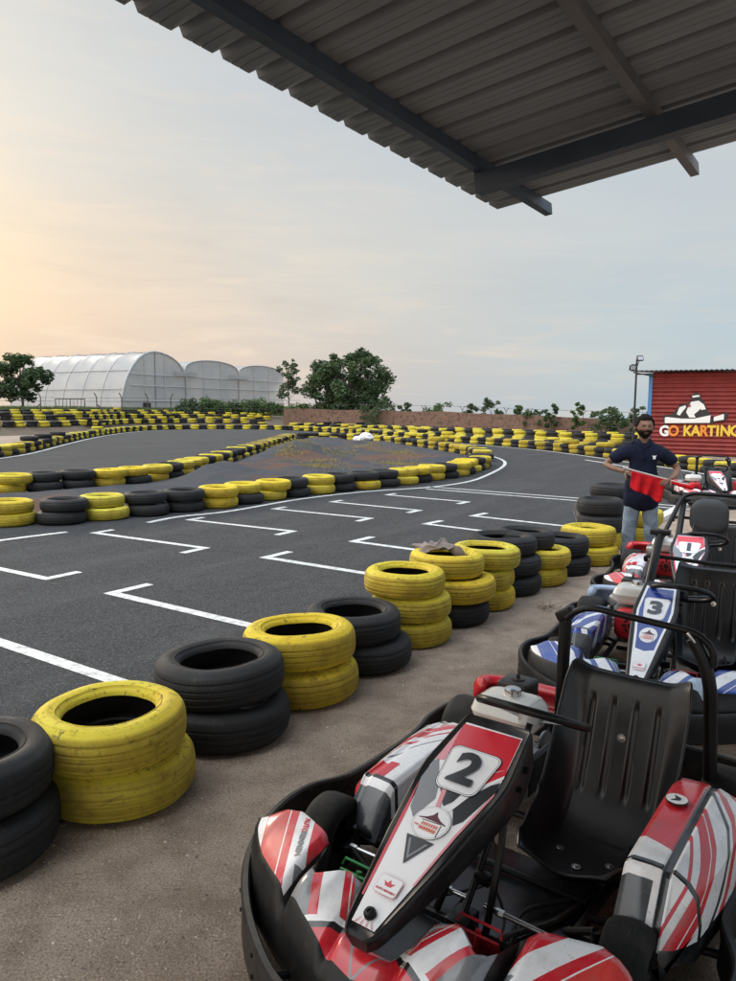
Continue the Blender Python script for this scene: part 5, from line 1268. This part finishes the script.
    for zz, k in ((-.06, .82), (-.052, .93), (-.03, 1.0), (-.004, 1.02), (.0, 1.045), (.006, 1.045), (.01, 1.02), (.035, .97), (.052, .86), (.06, .68), (.062, .0)):
        P.append([(tc_.x + p[0] * k, tc_.y + p[1] * k, tc_.z + zz) for p in rrect(.21, .27, .055, 6)])
    mb = MB(); mb.grid(P, closed_v=True); mb.add(P[0], [tuple(reversed(range(len(P[0]))))]); ft = B(mb, 'fuel_tank', M_tank, eng, 50)
    mb = MB(); mb.lathe([(0, .028), (.02, .028), (.033, .022), (.036, .0), (.036, -.01)], 28, Matrix.Translation((tc_.x - .02, tc_.y, tc_.z + .062))); B(mb, 'filler_cap', M_steel, eng)
    mb = MB(); P = []
    for xx, k in ((0, 1), (.05, 1), (.068, .93), (.075, .75), (.077, 0)): P.append([(-.655 + xx, -.21 + a * k, .24 + b_ * k) for a, b_ in rrect(.22, .2, .05, 5)])
    mb.grid(P, closed_v=True, flip=True); fc = B(mb, 'fan_cover', M_redm, eng, 50)
    mb = MB(); 
    for k in range(8): a = k * PI / 4; mb.box((-.577, -.21 + .045 * math.cos(a), .24 + .045 * math.sin(a)), (.006, .012, .03), 0, Matrix.Rotation(-a + PI / 2, 3, 'X'))
    mb.cyl((-.58, -.21, .24), (-.57, -.21, .24), .02, 16); mb.box((-.6, -.1, .32), (.03, .06, .02), bev=.004); B(mb, 'recoil_grille', M_blk, fc)
    mb = MB(); mb.box((-.94, -.27, .44), (.13, .14, .075), bev=.014); mb.box((-.94, -.27, .395), (.11, .12, .03), bev=.005); mb.lathe([(0, .02), (.008, .02), (.009, .006), (.03, .004), (.03, 0)], 18, Matrix.Translation((-.94, -.27, .478))); mb.tube([(-.95, -.27, .49), (-.965, -.28, .51), (-.94, -.26, .515), (-.92, -.27, .495)], .003, 5, smooth=3)
    mb.box((-.93, -.27, .33), (.05, .06, .1), bev=.01); B(mb, 'air_filter', M_blk, eng)
    mb = MB(); mb.tube([(-.78, -.33, .25), (-.8, -.4, .24), (-.95, -.42, .25)], .016, 10, smooth=4); mb.box((-1.02, -.36, .3), (.2, .13, .1), bev=.03); mb.tube([(-1.1, -.36, .3), (-1.2, -.36, .3)], .012, 10); B(mb, 'exhaust', M_alu, eng)
    mb = MB(); mb.box((-.9, -.12, .16), (.36, .03, .15), bev=.012); B(mb, 'chain_guard', M_blk, eng)
    # rear fairing
    rf = [(-1.235, -.625), (-1.29, -.61), (-1.33, -.54), (-1.345, -.42), (-1.35, -.2), (-1.35, 0)]; rf = rf[:-1] + [(-1.35, -.12)]
    rp2 = cr(rf, 5); sec = []
    for i, p in enumerate(rp2):
        a, b_ = Vector(rp2[max(i - 1, 0)]), Vector(rp2[min(i + 1, len(rp2) - 1)]); tg = (b_ - a).normalized(); no = Vector((-tg.y, tg.x)); q0 = Vector(p)
        if (q0 + no * .01 - Vector((-.8, 0))).length < (q0 - Vector((-.8, 0))).length: no = -no
        sec.append([(q0.x + no.x * dd, q0.y + no.y * dd, zz) for dd, zz in ((-.06, .29), (-.055, .31), (-.035, .325), (-.0, .318), (.02, .28), (.022, .22), (.01, .195), (-.01, .19))])
    mb = MB(); mb.grid(sec); k = len(sec[0]); mb.add(sec[0], [tuple(range(k))]); mb.add(sec[-1], [tuple(reversed(range(k)))])
    o = B(mb, 'rear_fairing', cov, sm=60); q = o.modifiers.new('t', 'SOLIDIFY'); q.thickness = .005
    # roll hoop
    if lean:
        a, b_ = Vector((-1.05, -.12, .8)), Vector((-1.05 + lean, -.13, .43))
        mb = MB(); mb.tube([a, b_, b_ + Vector((.1, 0, -.2))], .029, 14); mb.box(a + Vector((.01, .0, .0)), (.08, .13, .035), bev=.008); hp = B(mb, 'roll_hoop', M_frame)
        mb = MB(); mb.tube([(-1.0, -.2, .60), (-.98, -.16, .64), (-.99, .2, .625), (-1.0, .55, .61), (-1.0, .58, .5), (-1.0, .5, .12)], .0145, 12, smooth=5); B(mb, 'cross_bar', M_frame, hp)
    else:
        mb = MB(); mb.tube([(-1.02, -.11, .1), (-1.02, -.105, .5), (-1.02, -.10, .77)], .026, 16); B(mb, 'hoop_post', M_frame); mb = MB(); mb.tube([(-1.0, .5, .1), (-1.0, .485, .45), (-1.0, .475, .6), (-1.0, .445, .705), (-1.0, .405, .775)], .025, 16, smooth=5); hp = B(mb, 'hoop_post', M_frame); mb = MB()
        mb.box((-1.02, -.1, .78), (.06, .075, .045), 0, Matrix.Rotation(.5, 3, 'X'), bev=.01); B(mb, 'hoop_bracket', M_frame)
        mb = MB(); mb.tube([(-1.0, -.09, .765), (-1.0, -.05, .80), (-1.0, .02, .825), (-1.0, .15, .818), (-1.0, .30, .808), (-1.0, .40, .80), (-1.0, .45, .775), (-1.0, .478, .74), (-1.0, .482, .68)], .0135, 12, smooth=5); B(mb, 'top_bar', M_frame, hp)
        mb = MB(); mb.box((-1.0, .405, .782), (.05, .045, .012), 0, Matrix.Rotation(-.9, 3, 'X'), bev=.003); B(mb, 'tube_end_cap', M_steel, hp)
    if headrest:
        mb = MB(); mb.tube([(-.35, -.33, .16), (-.55, -.28, .42), (-.86, -.18, .70), (-.97, -.13, .82), (-1.0, -.05, .865), (-1.0, .1, .87), (-1.0, .4, .86), (-.98, .52, .83), (-.9, .58, .6), (-.85, .6, .2)], .02, 14, smooth=6); hp2 = B(mb, 'tall_hoop', M_frame)
        mb = MB(); mb.tube([(-.99, -.08, .78), (-.99, .52, .76)], .014, 10); B(mb, 'headrest_rail', M_frame, hp2)
        P = []
        for dd, k in ((.06, 0), (.06, .55), (.052, .8), (.03, .95), (0., 1.), (-.03, .9), (-.035, .5), (-.035, 0)): P.append([(-.90 + dd, .11 + a * k, .67 + b_ * k) for a, b_ in rrect(.33, .33, .12, 8)])
        mb = MB(); mb.grid(P, closed_v=True, flip=False); B(mb, 'headrest', M_foam, sm=60)
    mb = MB()
    return root
make_kart((.30, 2.137), (-.603, -.798), '2', 'red', 'red, white and black go-kart with number 2, nearest the camera', hero=True)
make_kart((1.615, 4.045), (-.49, -.872), '3', 'blue', 'blue and white go-kart with number 3 behind the number 2 kart', lean=.47, seat_y=.25, pw=.82, plen=1.2, tx=-.1)
make_kart((2.63, 5.93), (-.45, -.893), '1', 'red', 'red and white go-kart with number 1 and a round headrest', lean=.45, headrest=True)
kf = make_kart((6.15, 12.9), (-.18, -.984), ' ', 'red', 'dark go-kart standing beyond the man near the finish line')
# ---------------------------------------------------------------- people
M_skin = simple('brown_skin', (.175, .09, .056), .55, 0, .12, 14, .06)
M_hair = simple('black_hair', (.01, .008, .008), .85, 0, .3, 60, .6, spec=.12)
def cloth(name, c, var=.2, scale=8, bmp=.5):
    m, t, b = new_mat(name, .9, spec=.2); P = t.n('ShaderNodeTexCoord').outputs['Object']
    n = t.noise(P, scale, 5, .6, .8); n2 = t.noise(P, 90., 3, .6)
    t.L(t.mix(t.mapr(n, .35, .65), tuple(v * (1 - var) for v in c) + (1,), tuple(v * (1 + var) for v in c) + (1,)), b.inputs['Base Color'])
    bump(t, b, t.math('ADD', n, t.math('MULTIPLY', n2, .15)), bmp, .03); return m
M_polo = cloth('navy_polo', (.006, .009, .024)); M_jean = cloth('faded_jeans', (.17, .22, .28), .4, 6); M_flag = cloth('red_flag_cloth', (.5, .01, .015), .2, 9, .6); M_shoe = simple('dark_shoe', (.03, .03, .032), .6)
def skin(name, joints, edges, mat, parent, sub=2, root=0, asym=None, hide=None):
    me = bpy.data.meshes.new(name); me.from_pydata([j[0] for j in joints], edges, []); me.update()
    o = bpy.data.objects.new(name, me); C.objects.link(o); o.parent = parent
    md = o.modifiers.new('skin', 'SKIN'); md.use_smooth_shade = True; md.branch_smoothing = .6
    if not me.skin_vertices: 
        bpy.context.view_layer.objects.active = o
        me.attributes
    lay = me.skin_vertices[0] if me.skin_vertices else None
    if lay is None: raise RuntimeError('no skin layer')
    for i, j in enumerate(joints):
        r = j[1]; lay.data[i].radius = r if hasattr(r, '__len__') else (r, r); lay.data[i].use_root = (i == root)
    s = o.modifiers.new('sub', 'SUBSURF'); s.levels = sub; s.render_levels = sub
    dg = bpy.context.evaluated_depsgraph_get(); me2 = bpy.data.meshes.new_from_object(o.evaluated_get(dg)); o.modifiers.clear(); o.data = me2
    me2.materials.clear(); me2.materials.append(mat); me2.polygons.foreach_set('use_smooth', [True] * len(me2.polygons)); return o
def join_into(o, others):
    """merge the meshes of others into o (same local frame)"""
    bm = bmesh.new(); bm.from_mesh(o.data)
    for q in others:
        bm.from_mesh(q.data); bpy.data.objects.remove(q)
    bm.to_mesh(o.data); bm.free(); o.data.polygons.foreach_set('use_smooth', [True] * len(o.data.polygons))
def head(cz, cx=0, cy=0, s=1., yaw=0.):
    """head with brow, nose, cheeks, lips, jaw and ears; faces -y"""
    bm = bmesh.new(); bmesh.ops.create_icosphere(bm, subdivisions=5, radius=1)
    G = lambda x, z, x0, z0, sx, sz: math.exp(-((x - x0) / sx) ** 2 - ((z - z0) / sz) ** 2)
    R = Matrix.Rotation(yaw, 3, 'Z')
    for v in bm.verts:
        x, y, z = v.co; f = max(0, -y)
        X, Yy, Z = x * .076, y * .096, z * .118
        if z < 0: X *= 1 - .33 * (-z) ** 1.6; Yy = Yy * (1 - .16 * (-z)) - .012 * (-z)
        if y > 0 and z < -.3: Yy *= .8
        d_ = 0
        ax = abs(x)
        d_ += .012 * G(ax, z, .28, .2, .25, .09) * f                 # brow
        d_ -= .012 * G(ax, z, .38, .03, .17, .11) * f                # eye sockets
        d_ += .027 * G(x, z, 0, -.2, .12, .14) * f + .014 * G(x, z, 0, .02, .09, .2) * f    # nose
        d_ += .006 * G(ax, z, .5, -.18, .2, .18) * f                 # cheeks
        d_ += .009 * G(x, z, 0, -.47, .2, .06) * f + .008 * G(x, z, 0, -.56, .17, .05) * f - .006 * G(x, z, 0, -.515, .24, .022) * f
        d_ += .012 * G(x, z, 0, -.84, .25, .14) * f
        Yy -= d_; v.co = R @ Vector((X, Yy, Z)) * s + Vector((cx, cy, cz))
    me = bpy.data.meshes.new('head'); bm.to_mesh(me); bm.free(); o = bpy.data.objects.new('head', me); C.objects.link(o)
    mb = MB()
    for sg in (-1, 1):
        mb.lathe([(0, .0), (.012, .004), (.02, .012), (.03, .014), (.033, .006), (.03, -.006), (0, -.01)], 18, Matrix.Translation(R @ Vector((sg * .077, .012, -.002)) * s + Vector((cx, cy, cz))) @ R.to_4x4() @ Matrix.Rotation(sg * PI / 2 * .85, 4, 'Y') @ Matrix.Diagonal((1, .62, 1, 1)))
    e = mb.build('ears', M_skin); return o, e, R
def hand_chain(wr, d_, pn, s=1., curl=.9, side=1, grip=None):
    """palm and five bent fingers; d_ along the hand, pn palm normal, returns joint data"""
    d_ = d_.normalized(); pn = (pn - d_ * pn.dot(d_)).normalized(); ac = d_.cross(pn) * side; objs = []
    palm = [(wr, .02 * s), (wr + d_ * .035 * s, (.034 * s, .016 * s)), (wr + d_ * .08 * s, (.038 * s, .014 * s))]
    fingers = []
    for k, (off, ln, r) in enumerate(((-.03, .066, .0078), (-.01, .075, .0083), (.01, .071, .008), (.029, .057, .0072))):
        b_ = wr + d_ * (.078 - abs(off) * .12) * s + ac * off * s; p = [b_ - d_ * .02 * s, b_]; dd = d_.copy(); ln *= s
        for j, fr in enumerate((.45, .3, .25)):
            a = curl * (.75 + .12 * j + .05 * k); dd = (dd * math.cos(a) + pn * math.sin(a)); pl = dd.normalized()
            p.append(p[-1] + pl * ln * fr); pn_ = pn; 
            # rotate the palm normal along with the finger
            pn_ = (pn - pl * pn.dot(pl)); dd = pl
            pnn = (pn * math.cos(a) - d_ * math.sin(a)); 
        fingers.append([(q, r * s * (1 if i < 3 else .85)) for i, q in enumerate(p)])
    tb_ = wr + d_ * .025 * s - ac * .022 * s; td = (d_ * .6 - ac * .75 + pn * .35).normalized()
    fingers.append([(tb_, .011 * s), (tb_ + td * .03 * s, .0105 * s), (tb_ + (td * .03 + (td + pn * .7).normalized() * .03) * s, .0092 * s), (tb_ + (td * .03 + (td + pn * .7).normalized() * .03 + (td * .3 + pn + d_ * .2).normalized() * .024) * s, .008 * s)])
    return palm, fingers
def chain_obj(pts, mat=None, sub=1): return skin('piece', pts, [(i, i + 1) for i in range(len(pts) - 1)], mat or M_skin, None, sub)

# the man with the flag; local frame: origin between the feet, facing -y
mx = at(641, 500, 7.8); man = empty('person', (mx.x, mx.y, 0), math.radians(-14)); man.scale = (1.06, 1.06, 1.005); tag(man, 'bearded man in a navy polo shirt and faded jeans holding a red flag', 'person')
V = Vector
J = [(V((0, .0, .80)), (.125, .09)), (V((0, .01, .93)), (.12, .085)), (V((0, .01, 1.08)), (.135, .09)), (V((0, .015, 1.2)), (.13, .085)), (V((0, .02, 1.29)), (.06, .055)), (V((0, .005, 1.345)), (.052, .052)), (V((0, -.01, 1.43)), (.06, .07)),
     (V((-.08, 0, .74)), (.07, .075)), (V((-.10, -.02, .42)), (.056, .06)), (V((-.115, .02, .09)), .037), (V((-.12, -.09, .035)), (.042, .03)), (V((-.125, -.16, .03)), (.04, .022)),
     (V((.08, 0, .74)), (.07, .075)), (V((.10, -.03, .42)), (.056, .06)), (V((.115, .02, .09)), .037), (V((.125, -.09, .035)), (.042, .03)), (V((.135, -.16, .03)), (.04, .022)),
     (V((-.155, .01, 1.215)), .045), (V((-.27, .03, 1.13)), .042), (V((-.36, .02, 1.055)), .037), (V((-.27, -.12, 1.02)), .031), (V((-.185, -.2, 1.0)), .022),
     (V((.155, .01, 1.215)), .045), (V((.26, .03, 1.12)), .042), (V((.335, .03, 1.02)), .037), (V((.29, -.12, .965)), .031), (V((.235, -.2, .935)), .022)]
Ed = [(0, 1), (1, 2), (2, 3), (3, 4), (4, 5), (5, 6), (0, 7), (7, 8), (8, 9), (9, 10), (10, 11), (0, 12), (12, 13), (13, 14), (14, 15), (15, 16), (3, 17), (17, 18), (18, 19), (19, 20), (20, 21), (3, 22), (22, 23), (23, 24), (24, 25), (25, 26)]
body = skin('body', J, Ed, M_skin, man, 2)
hd, ears, Rh = head(1.462, 0, -.012, 1.02, yaw=math.radians(6))
others = [hd, ears]
for wr, d_, pn, sd_ in ((J[21][0], V((.62, -.62, -.1)), V((.3, .3, -1)), 1), (J[26][0], V((-.62, -.62, -.1)), V((-.3, .3, -1)), -1)):
    palm, fs = hand_chain(wr, d_, pn, 1.0, .62, sd_)
    others.append(chain_obj(palm, sub=2))
    for f in fs: others.append(chain_obj(f, sub=2))
join_into(body, others)
# eyes
mb = MB()
for s in (-1, 1):
    p = Rh @ V((s * .03, -.0835, .002)) + V((0, -.012, 1.462)); mb.lathe([(0, .011), (.006, .0095), (.0105, .004), (.011, 0)], 14, Matrix.Translation(p) @ Matrix.Rotation(PI / 2, 4, 'X') @ Matrix.Diagonal((1, .55, .5, 1)))
mb.build('eyes', simple('eye', (.06, .045, .04), .3), man)
# hair, beard and brows as rough shells grown from the head shape
def shell(name, test, grow, mat, rough=.004):
    from mathutils import noise
    h2, e2, _ = head(1.462, 0, -.012, 1.02, yaw=math.radians(6)); bpy.data.objects.remove(e2)
    bm = bmesh.new(); bm.from_mesh(h2.data); bpy.data.objects.remove(h2); c = V((0, -.012, 1.462)); Ri = Rh.inverted(); dl = []
    for v in bm.verts:
        q = Ri @ (v.co - c); k = test(q)
        if k <= 0: dl.append(v)
        else: v.co = c + Rh @ (q + q.normalized() * (grow * min(1, k) + rough * noise.noise(q * 90)))
    bmesh.ops.delete(bm, geom=dl, context='VERTS'); me = bpy.data.meshes.new(name); bm.to_mesh(me); bm.free(); me.materials.append(mat); me.polygons.foreach_set('use_smooth', [True] * len(me.polygons))
    o = bpy.data.objects.new(name, me); C.objects.link(o); o.parent = man; return o
shell('hair', lambda q: (q.z - (.062 + .0 * q.y) if q.y < -.045 else q.z - .03 + (q.y + .045) * 1.05) * 60, .016, M_hair, .008)
shell('beard', lambda q: (-(q.z + .032) * 70 if q.y < .02 and abs(q.x) > .0 and not (abs(q.x) < .022 and -.068 < q.z < -.05) else -1), .009, M_hair, .003)
shell('eyebrows', lambda q: 1 if q.y < -.06 and .017 < q.z < .027 and .012 < abs(q.x) < .05 else -1, .004, M_hair, .001)
# clothes as their own skinned shells
def shirt_shape():
    j = [(V((0, .0, .555)), (.2, .16)), (V((0, .0, .72)), (.19, .15)), (V((0, .01, .93)), (.165, .12)), (V((0, .01, 1.06)), (.175, .125)), (V((0, .015, 1.18)), (.19, .13)), (V((0, .02, 1.285)), (.095, .085)),
         (V((-.165, .01, 1.225)), .1), (V((-.24, .025, 1.15)), .078), (V((-.305, .03, 1.09)), .07), (V((.165, .01, 1.225)), .1), (V((.24, .025, 1.14)), .078), (V((.30, .03, 1.06)), .07)]
    return skin('polo_shirt', j, [(0, 1), (1, 2), (2, 3), (3, 4), (4, 5), (4, 6), (6, 7), (7, 8), (4, 9), (9, 10), (10, 11)], M_polo, man, 3)
sh_ = shirt_shape()
from mathutils import noise as mnoise
for v in sh_.data.vertices:   # folds
    v.co += V((mnoise.noise(v.co * 9), mnoise.noise(v.co * 9 + V((5, 0, 0))), 0)) * .012 * (1 if v.co.z < 1.15 else .5)
mb = MB(); 
for s in (-1, 1): mb.tube([(0, -.075, 1.225), (s * .045, -.062, 1.285), (s * .062, .0, 1.325), (s * .03, .055, 1.335), (0, .062, 1.335)], [.011, .016, .016, .014, .014], 8, smooth=4, flat=(.55, 1.5))
mb.tube([(0, -.098, 1.12), (0, -.09, 1.17), (0, -.076, 1.225)], .012, 6, flat=(1, .4)); mb.build('collar', M_polo, sh_)
mb = MB(); Mx = Matrix.Translation((.085, -.138, 1.15)) @ Matrix.Rotation(PI / 2, 4, 'X')
mb.prism([(-.022, .022), (-.006, .014), (0, .02), (.006, .014), (.022, .022), (.012, .0), (.014, -.02), (0, -.012), (-.01, -.022), (-.008, .002)], 0, .003, 0, Mx); mb.build('chest_emblem', M_white, sh_, smooth=0)
jn = skin('jeans', [(V((0, 0, .80)), (.108, .085)), (V((-.08, 0, .68)), (.088, .092)), (V((-.10, -.02, .42)), (.07, .075)), (V((-.112, .015, .12)), (.06, .066)), (V((-.114, .005, .06)), (.064, .072)), (V((.08, 0, .68)), (.088, .092)), (V((.10, -.03, .42)), (.07, .075)), (V((.112, .015, .12)), (.06, .066)), (V((.114, .005, .06)), (.064, .072))],
          [(0, 1), (1, 2), (2, 3), (3, 4), (0, 5), (5, 6), (6, 7), (7, 8)], M_jean, man, 3)
for v in jn.data.vertices: v.co += V((mnoise.noise(v.co * 11), mnoise.noise(v.co * 11 + V((5, 0, 0))), 0)) * .012
for s in (-1, 1):
    k = skin('shoe', [(V((s * .116, .05, .045)), (.038, .042)), (V((s * .12, -.06, .045)), (.044, .04)), (V((s * .128, -.15, .035)), (.046, .03)), (V((s * .13, -.19, .03)), (.036, .024))], [(0, 1), (1, 2), (2, 3)], M_shoe, man, 2)
    for v in k.data.vertices: v.co.z = max(v.co.z, .003)
# flag stick and flag in world space
def wpt(u, v, dy=0.): return at(u, v, 7.8 - .28 + dy)
p0, p1 = wpt(623, 467.6, .02), wpt(691, 486, -.04)
fe = empty('marshal_flag', p0); tag(fe, 'red marshal flag on a thin pale stick held across the body', 'flag')
mb = MB(); mb.tube([V((0, 0, 0)), p1 - p0], .0085, 8); mb.build('flag_stick', simple('stick', (.5, .45, .42), .5), fe)
mb = MB(); P = []
a_, b_ = wpt(631, 470.5), wpt(666, 480)
for i in range(31):
    f = i / 30; row = []; drop = float(np.interp(f, [0, .08, .5, .6, .72, .82, .93, 1], [.17, .2, .2, .195, .25, .24, .12, .03]))
    for j in range(15):
        g_ = j / 14; p = a_.lerp(b_, f) - p0; row.append((p.x + .012 * math.sin(f * 9) * g_, p.y + .03 * math.sin(f * 19 + g_ * 2.5) * g_ ** .8 - .014, p.z - drop * g_ - .003))
    P.append(row)
mb.grid(P); o = mb.build('flag_cloth', M_flag, fe, smooth=180); q = o.modifiers.new('t', 'SOLIDIFY'); q.thickness = .003
mb = MB(); a_, b_ = wpt(655, 477) - p0, wpt(691, 486.5, -.04) - p0; mb.tube([a_, a_.lerp(b_, .4) + V((0, 0, -.01)), b_ + V((0, 0, -.01)), b_ + V((.01, 0, .02))], [.014, .018, .026, .012], 10, smooth=4); mb.build('rolled_cloth', M_flag, fe)

# second person bending over the far kart, mostly outside the frame
w2 = empty('person', (7.35, 13.25, 0), math.radians(100)); tag(w2, 'person in a dark shirt at the right edge reaching an arm to the far kart', 'person')
J2 = [(V((0, .25, .86)), (.125, .1)), (V((0, .05, 1.0)), (.13, .095)), (V((0, -.16, 1.08)), (.135, .09)), (V((0, -.26, 1.1)), (.06, .06)), (V((0, -.33, 1.13)), (.055, .055)),
      (V((-.09, .27, .8)), (.085, .09)), (V((-.12, .1, .45)), .06), (V((-.12, .22, .09)), .04), (V((-.12, .08, .035)), (.042, .03)), (V((.09, .27, .8)), (.085, .09)), (V((.12, .15, .45)), .06), (V((.12, .26, .09)), .04), (V((.12, .12, .035)), (.042, .03)),
      (V((-.18, -.17, 1.05)), .055), (V((-.24, -.3, .86)), .042), (V((-.2, -.52, .72)), .03), (V((-.18, -.58, .68)), .022), (V((.18, -.17, 1.05)), .055), (V((.22, -.42, .9)), .042), (V((.16, -.68, .74)), .03), (V((.15, -.76, .69)), .022)]
b2 = skin('body', J2, [(0, 1), (1, 2), (2, 3), (3, 4), (0, 5), (5, 6), (6, 7), (7, 8), (0, 9), (9, 10), (10, 11), (11, 12), (2, 13), (13, 14), (14, 15), (15, 16), (2, 17), (17, 18), (18, 19), (19, 20)], M_skin, w2, 2)
hd, ears, _ = head(1.2, 0, -.38, 1.0); oth = [hd, ears]
for wr, d_ in ((J2[16][0], V((0, -.6, -.4))), (J2[20][0], V((0, -.6, -.4)))):
    palm, fs = hand_chain(wr, d_, V((0, .4, -1)), 1., .5, 1); oth.append(chain_obj(palm, sub=2)); oth += [chain_obj(f, sub=2) for f in fs]
join_into(b2, oth)
skin('dark_shirt', [(V((0, .27, .84)), (.15, .12)), (V((0, .05, 1.0)), (.155, .115)), (V((0, -.16, 1.075)), (.155, .11)), (V((0, -.25, 1.1)), (.08, .075)), (V((-.18, -.17, 1.05)), .072), (V((-.225, -.27, .92)), .064), (V((.18, -.17, 1.05)), .072), (V((.21, -.34, .96)), .062)],
     [(0, 1), (1, 2), (2, 3), (2, 4), (4, 5), (2, 6), (6, 7)], M_polo, w2, 3)
skin('jeans', [(V((0, .27, .84)), (.135, .11)), (V((-.09, .27, .78)), .1), (V((-.12, .1, .45)), .075), (V((-.12, .22, .1)), .06), (V((.09, .27, .78)), .1), (V((.12, .15, .45)), .075), (V((.12, .26, .1)), .06)], [(0, 1), (1, 2), (2, 3), (0, 4), (4, 5), (5, 6)], M_jean, w2, 2)
mb = MB(); P = []
mb.lathe([(.0, .118), (.03, .116), (.06, .1), (.082, .06), (.09, .01), (.085, -.03)], 30, Matrix.Translation((0, -.365, 1.205))); mb.build('hair', M_hair, w2)
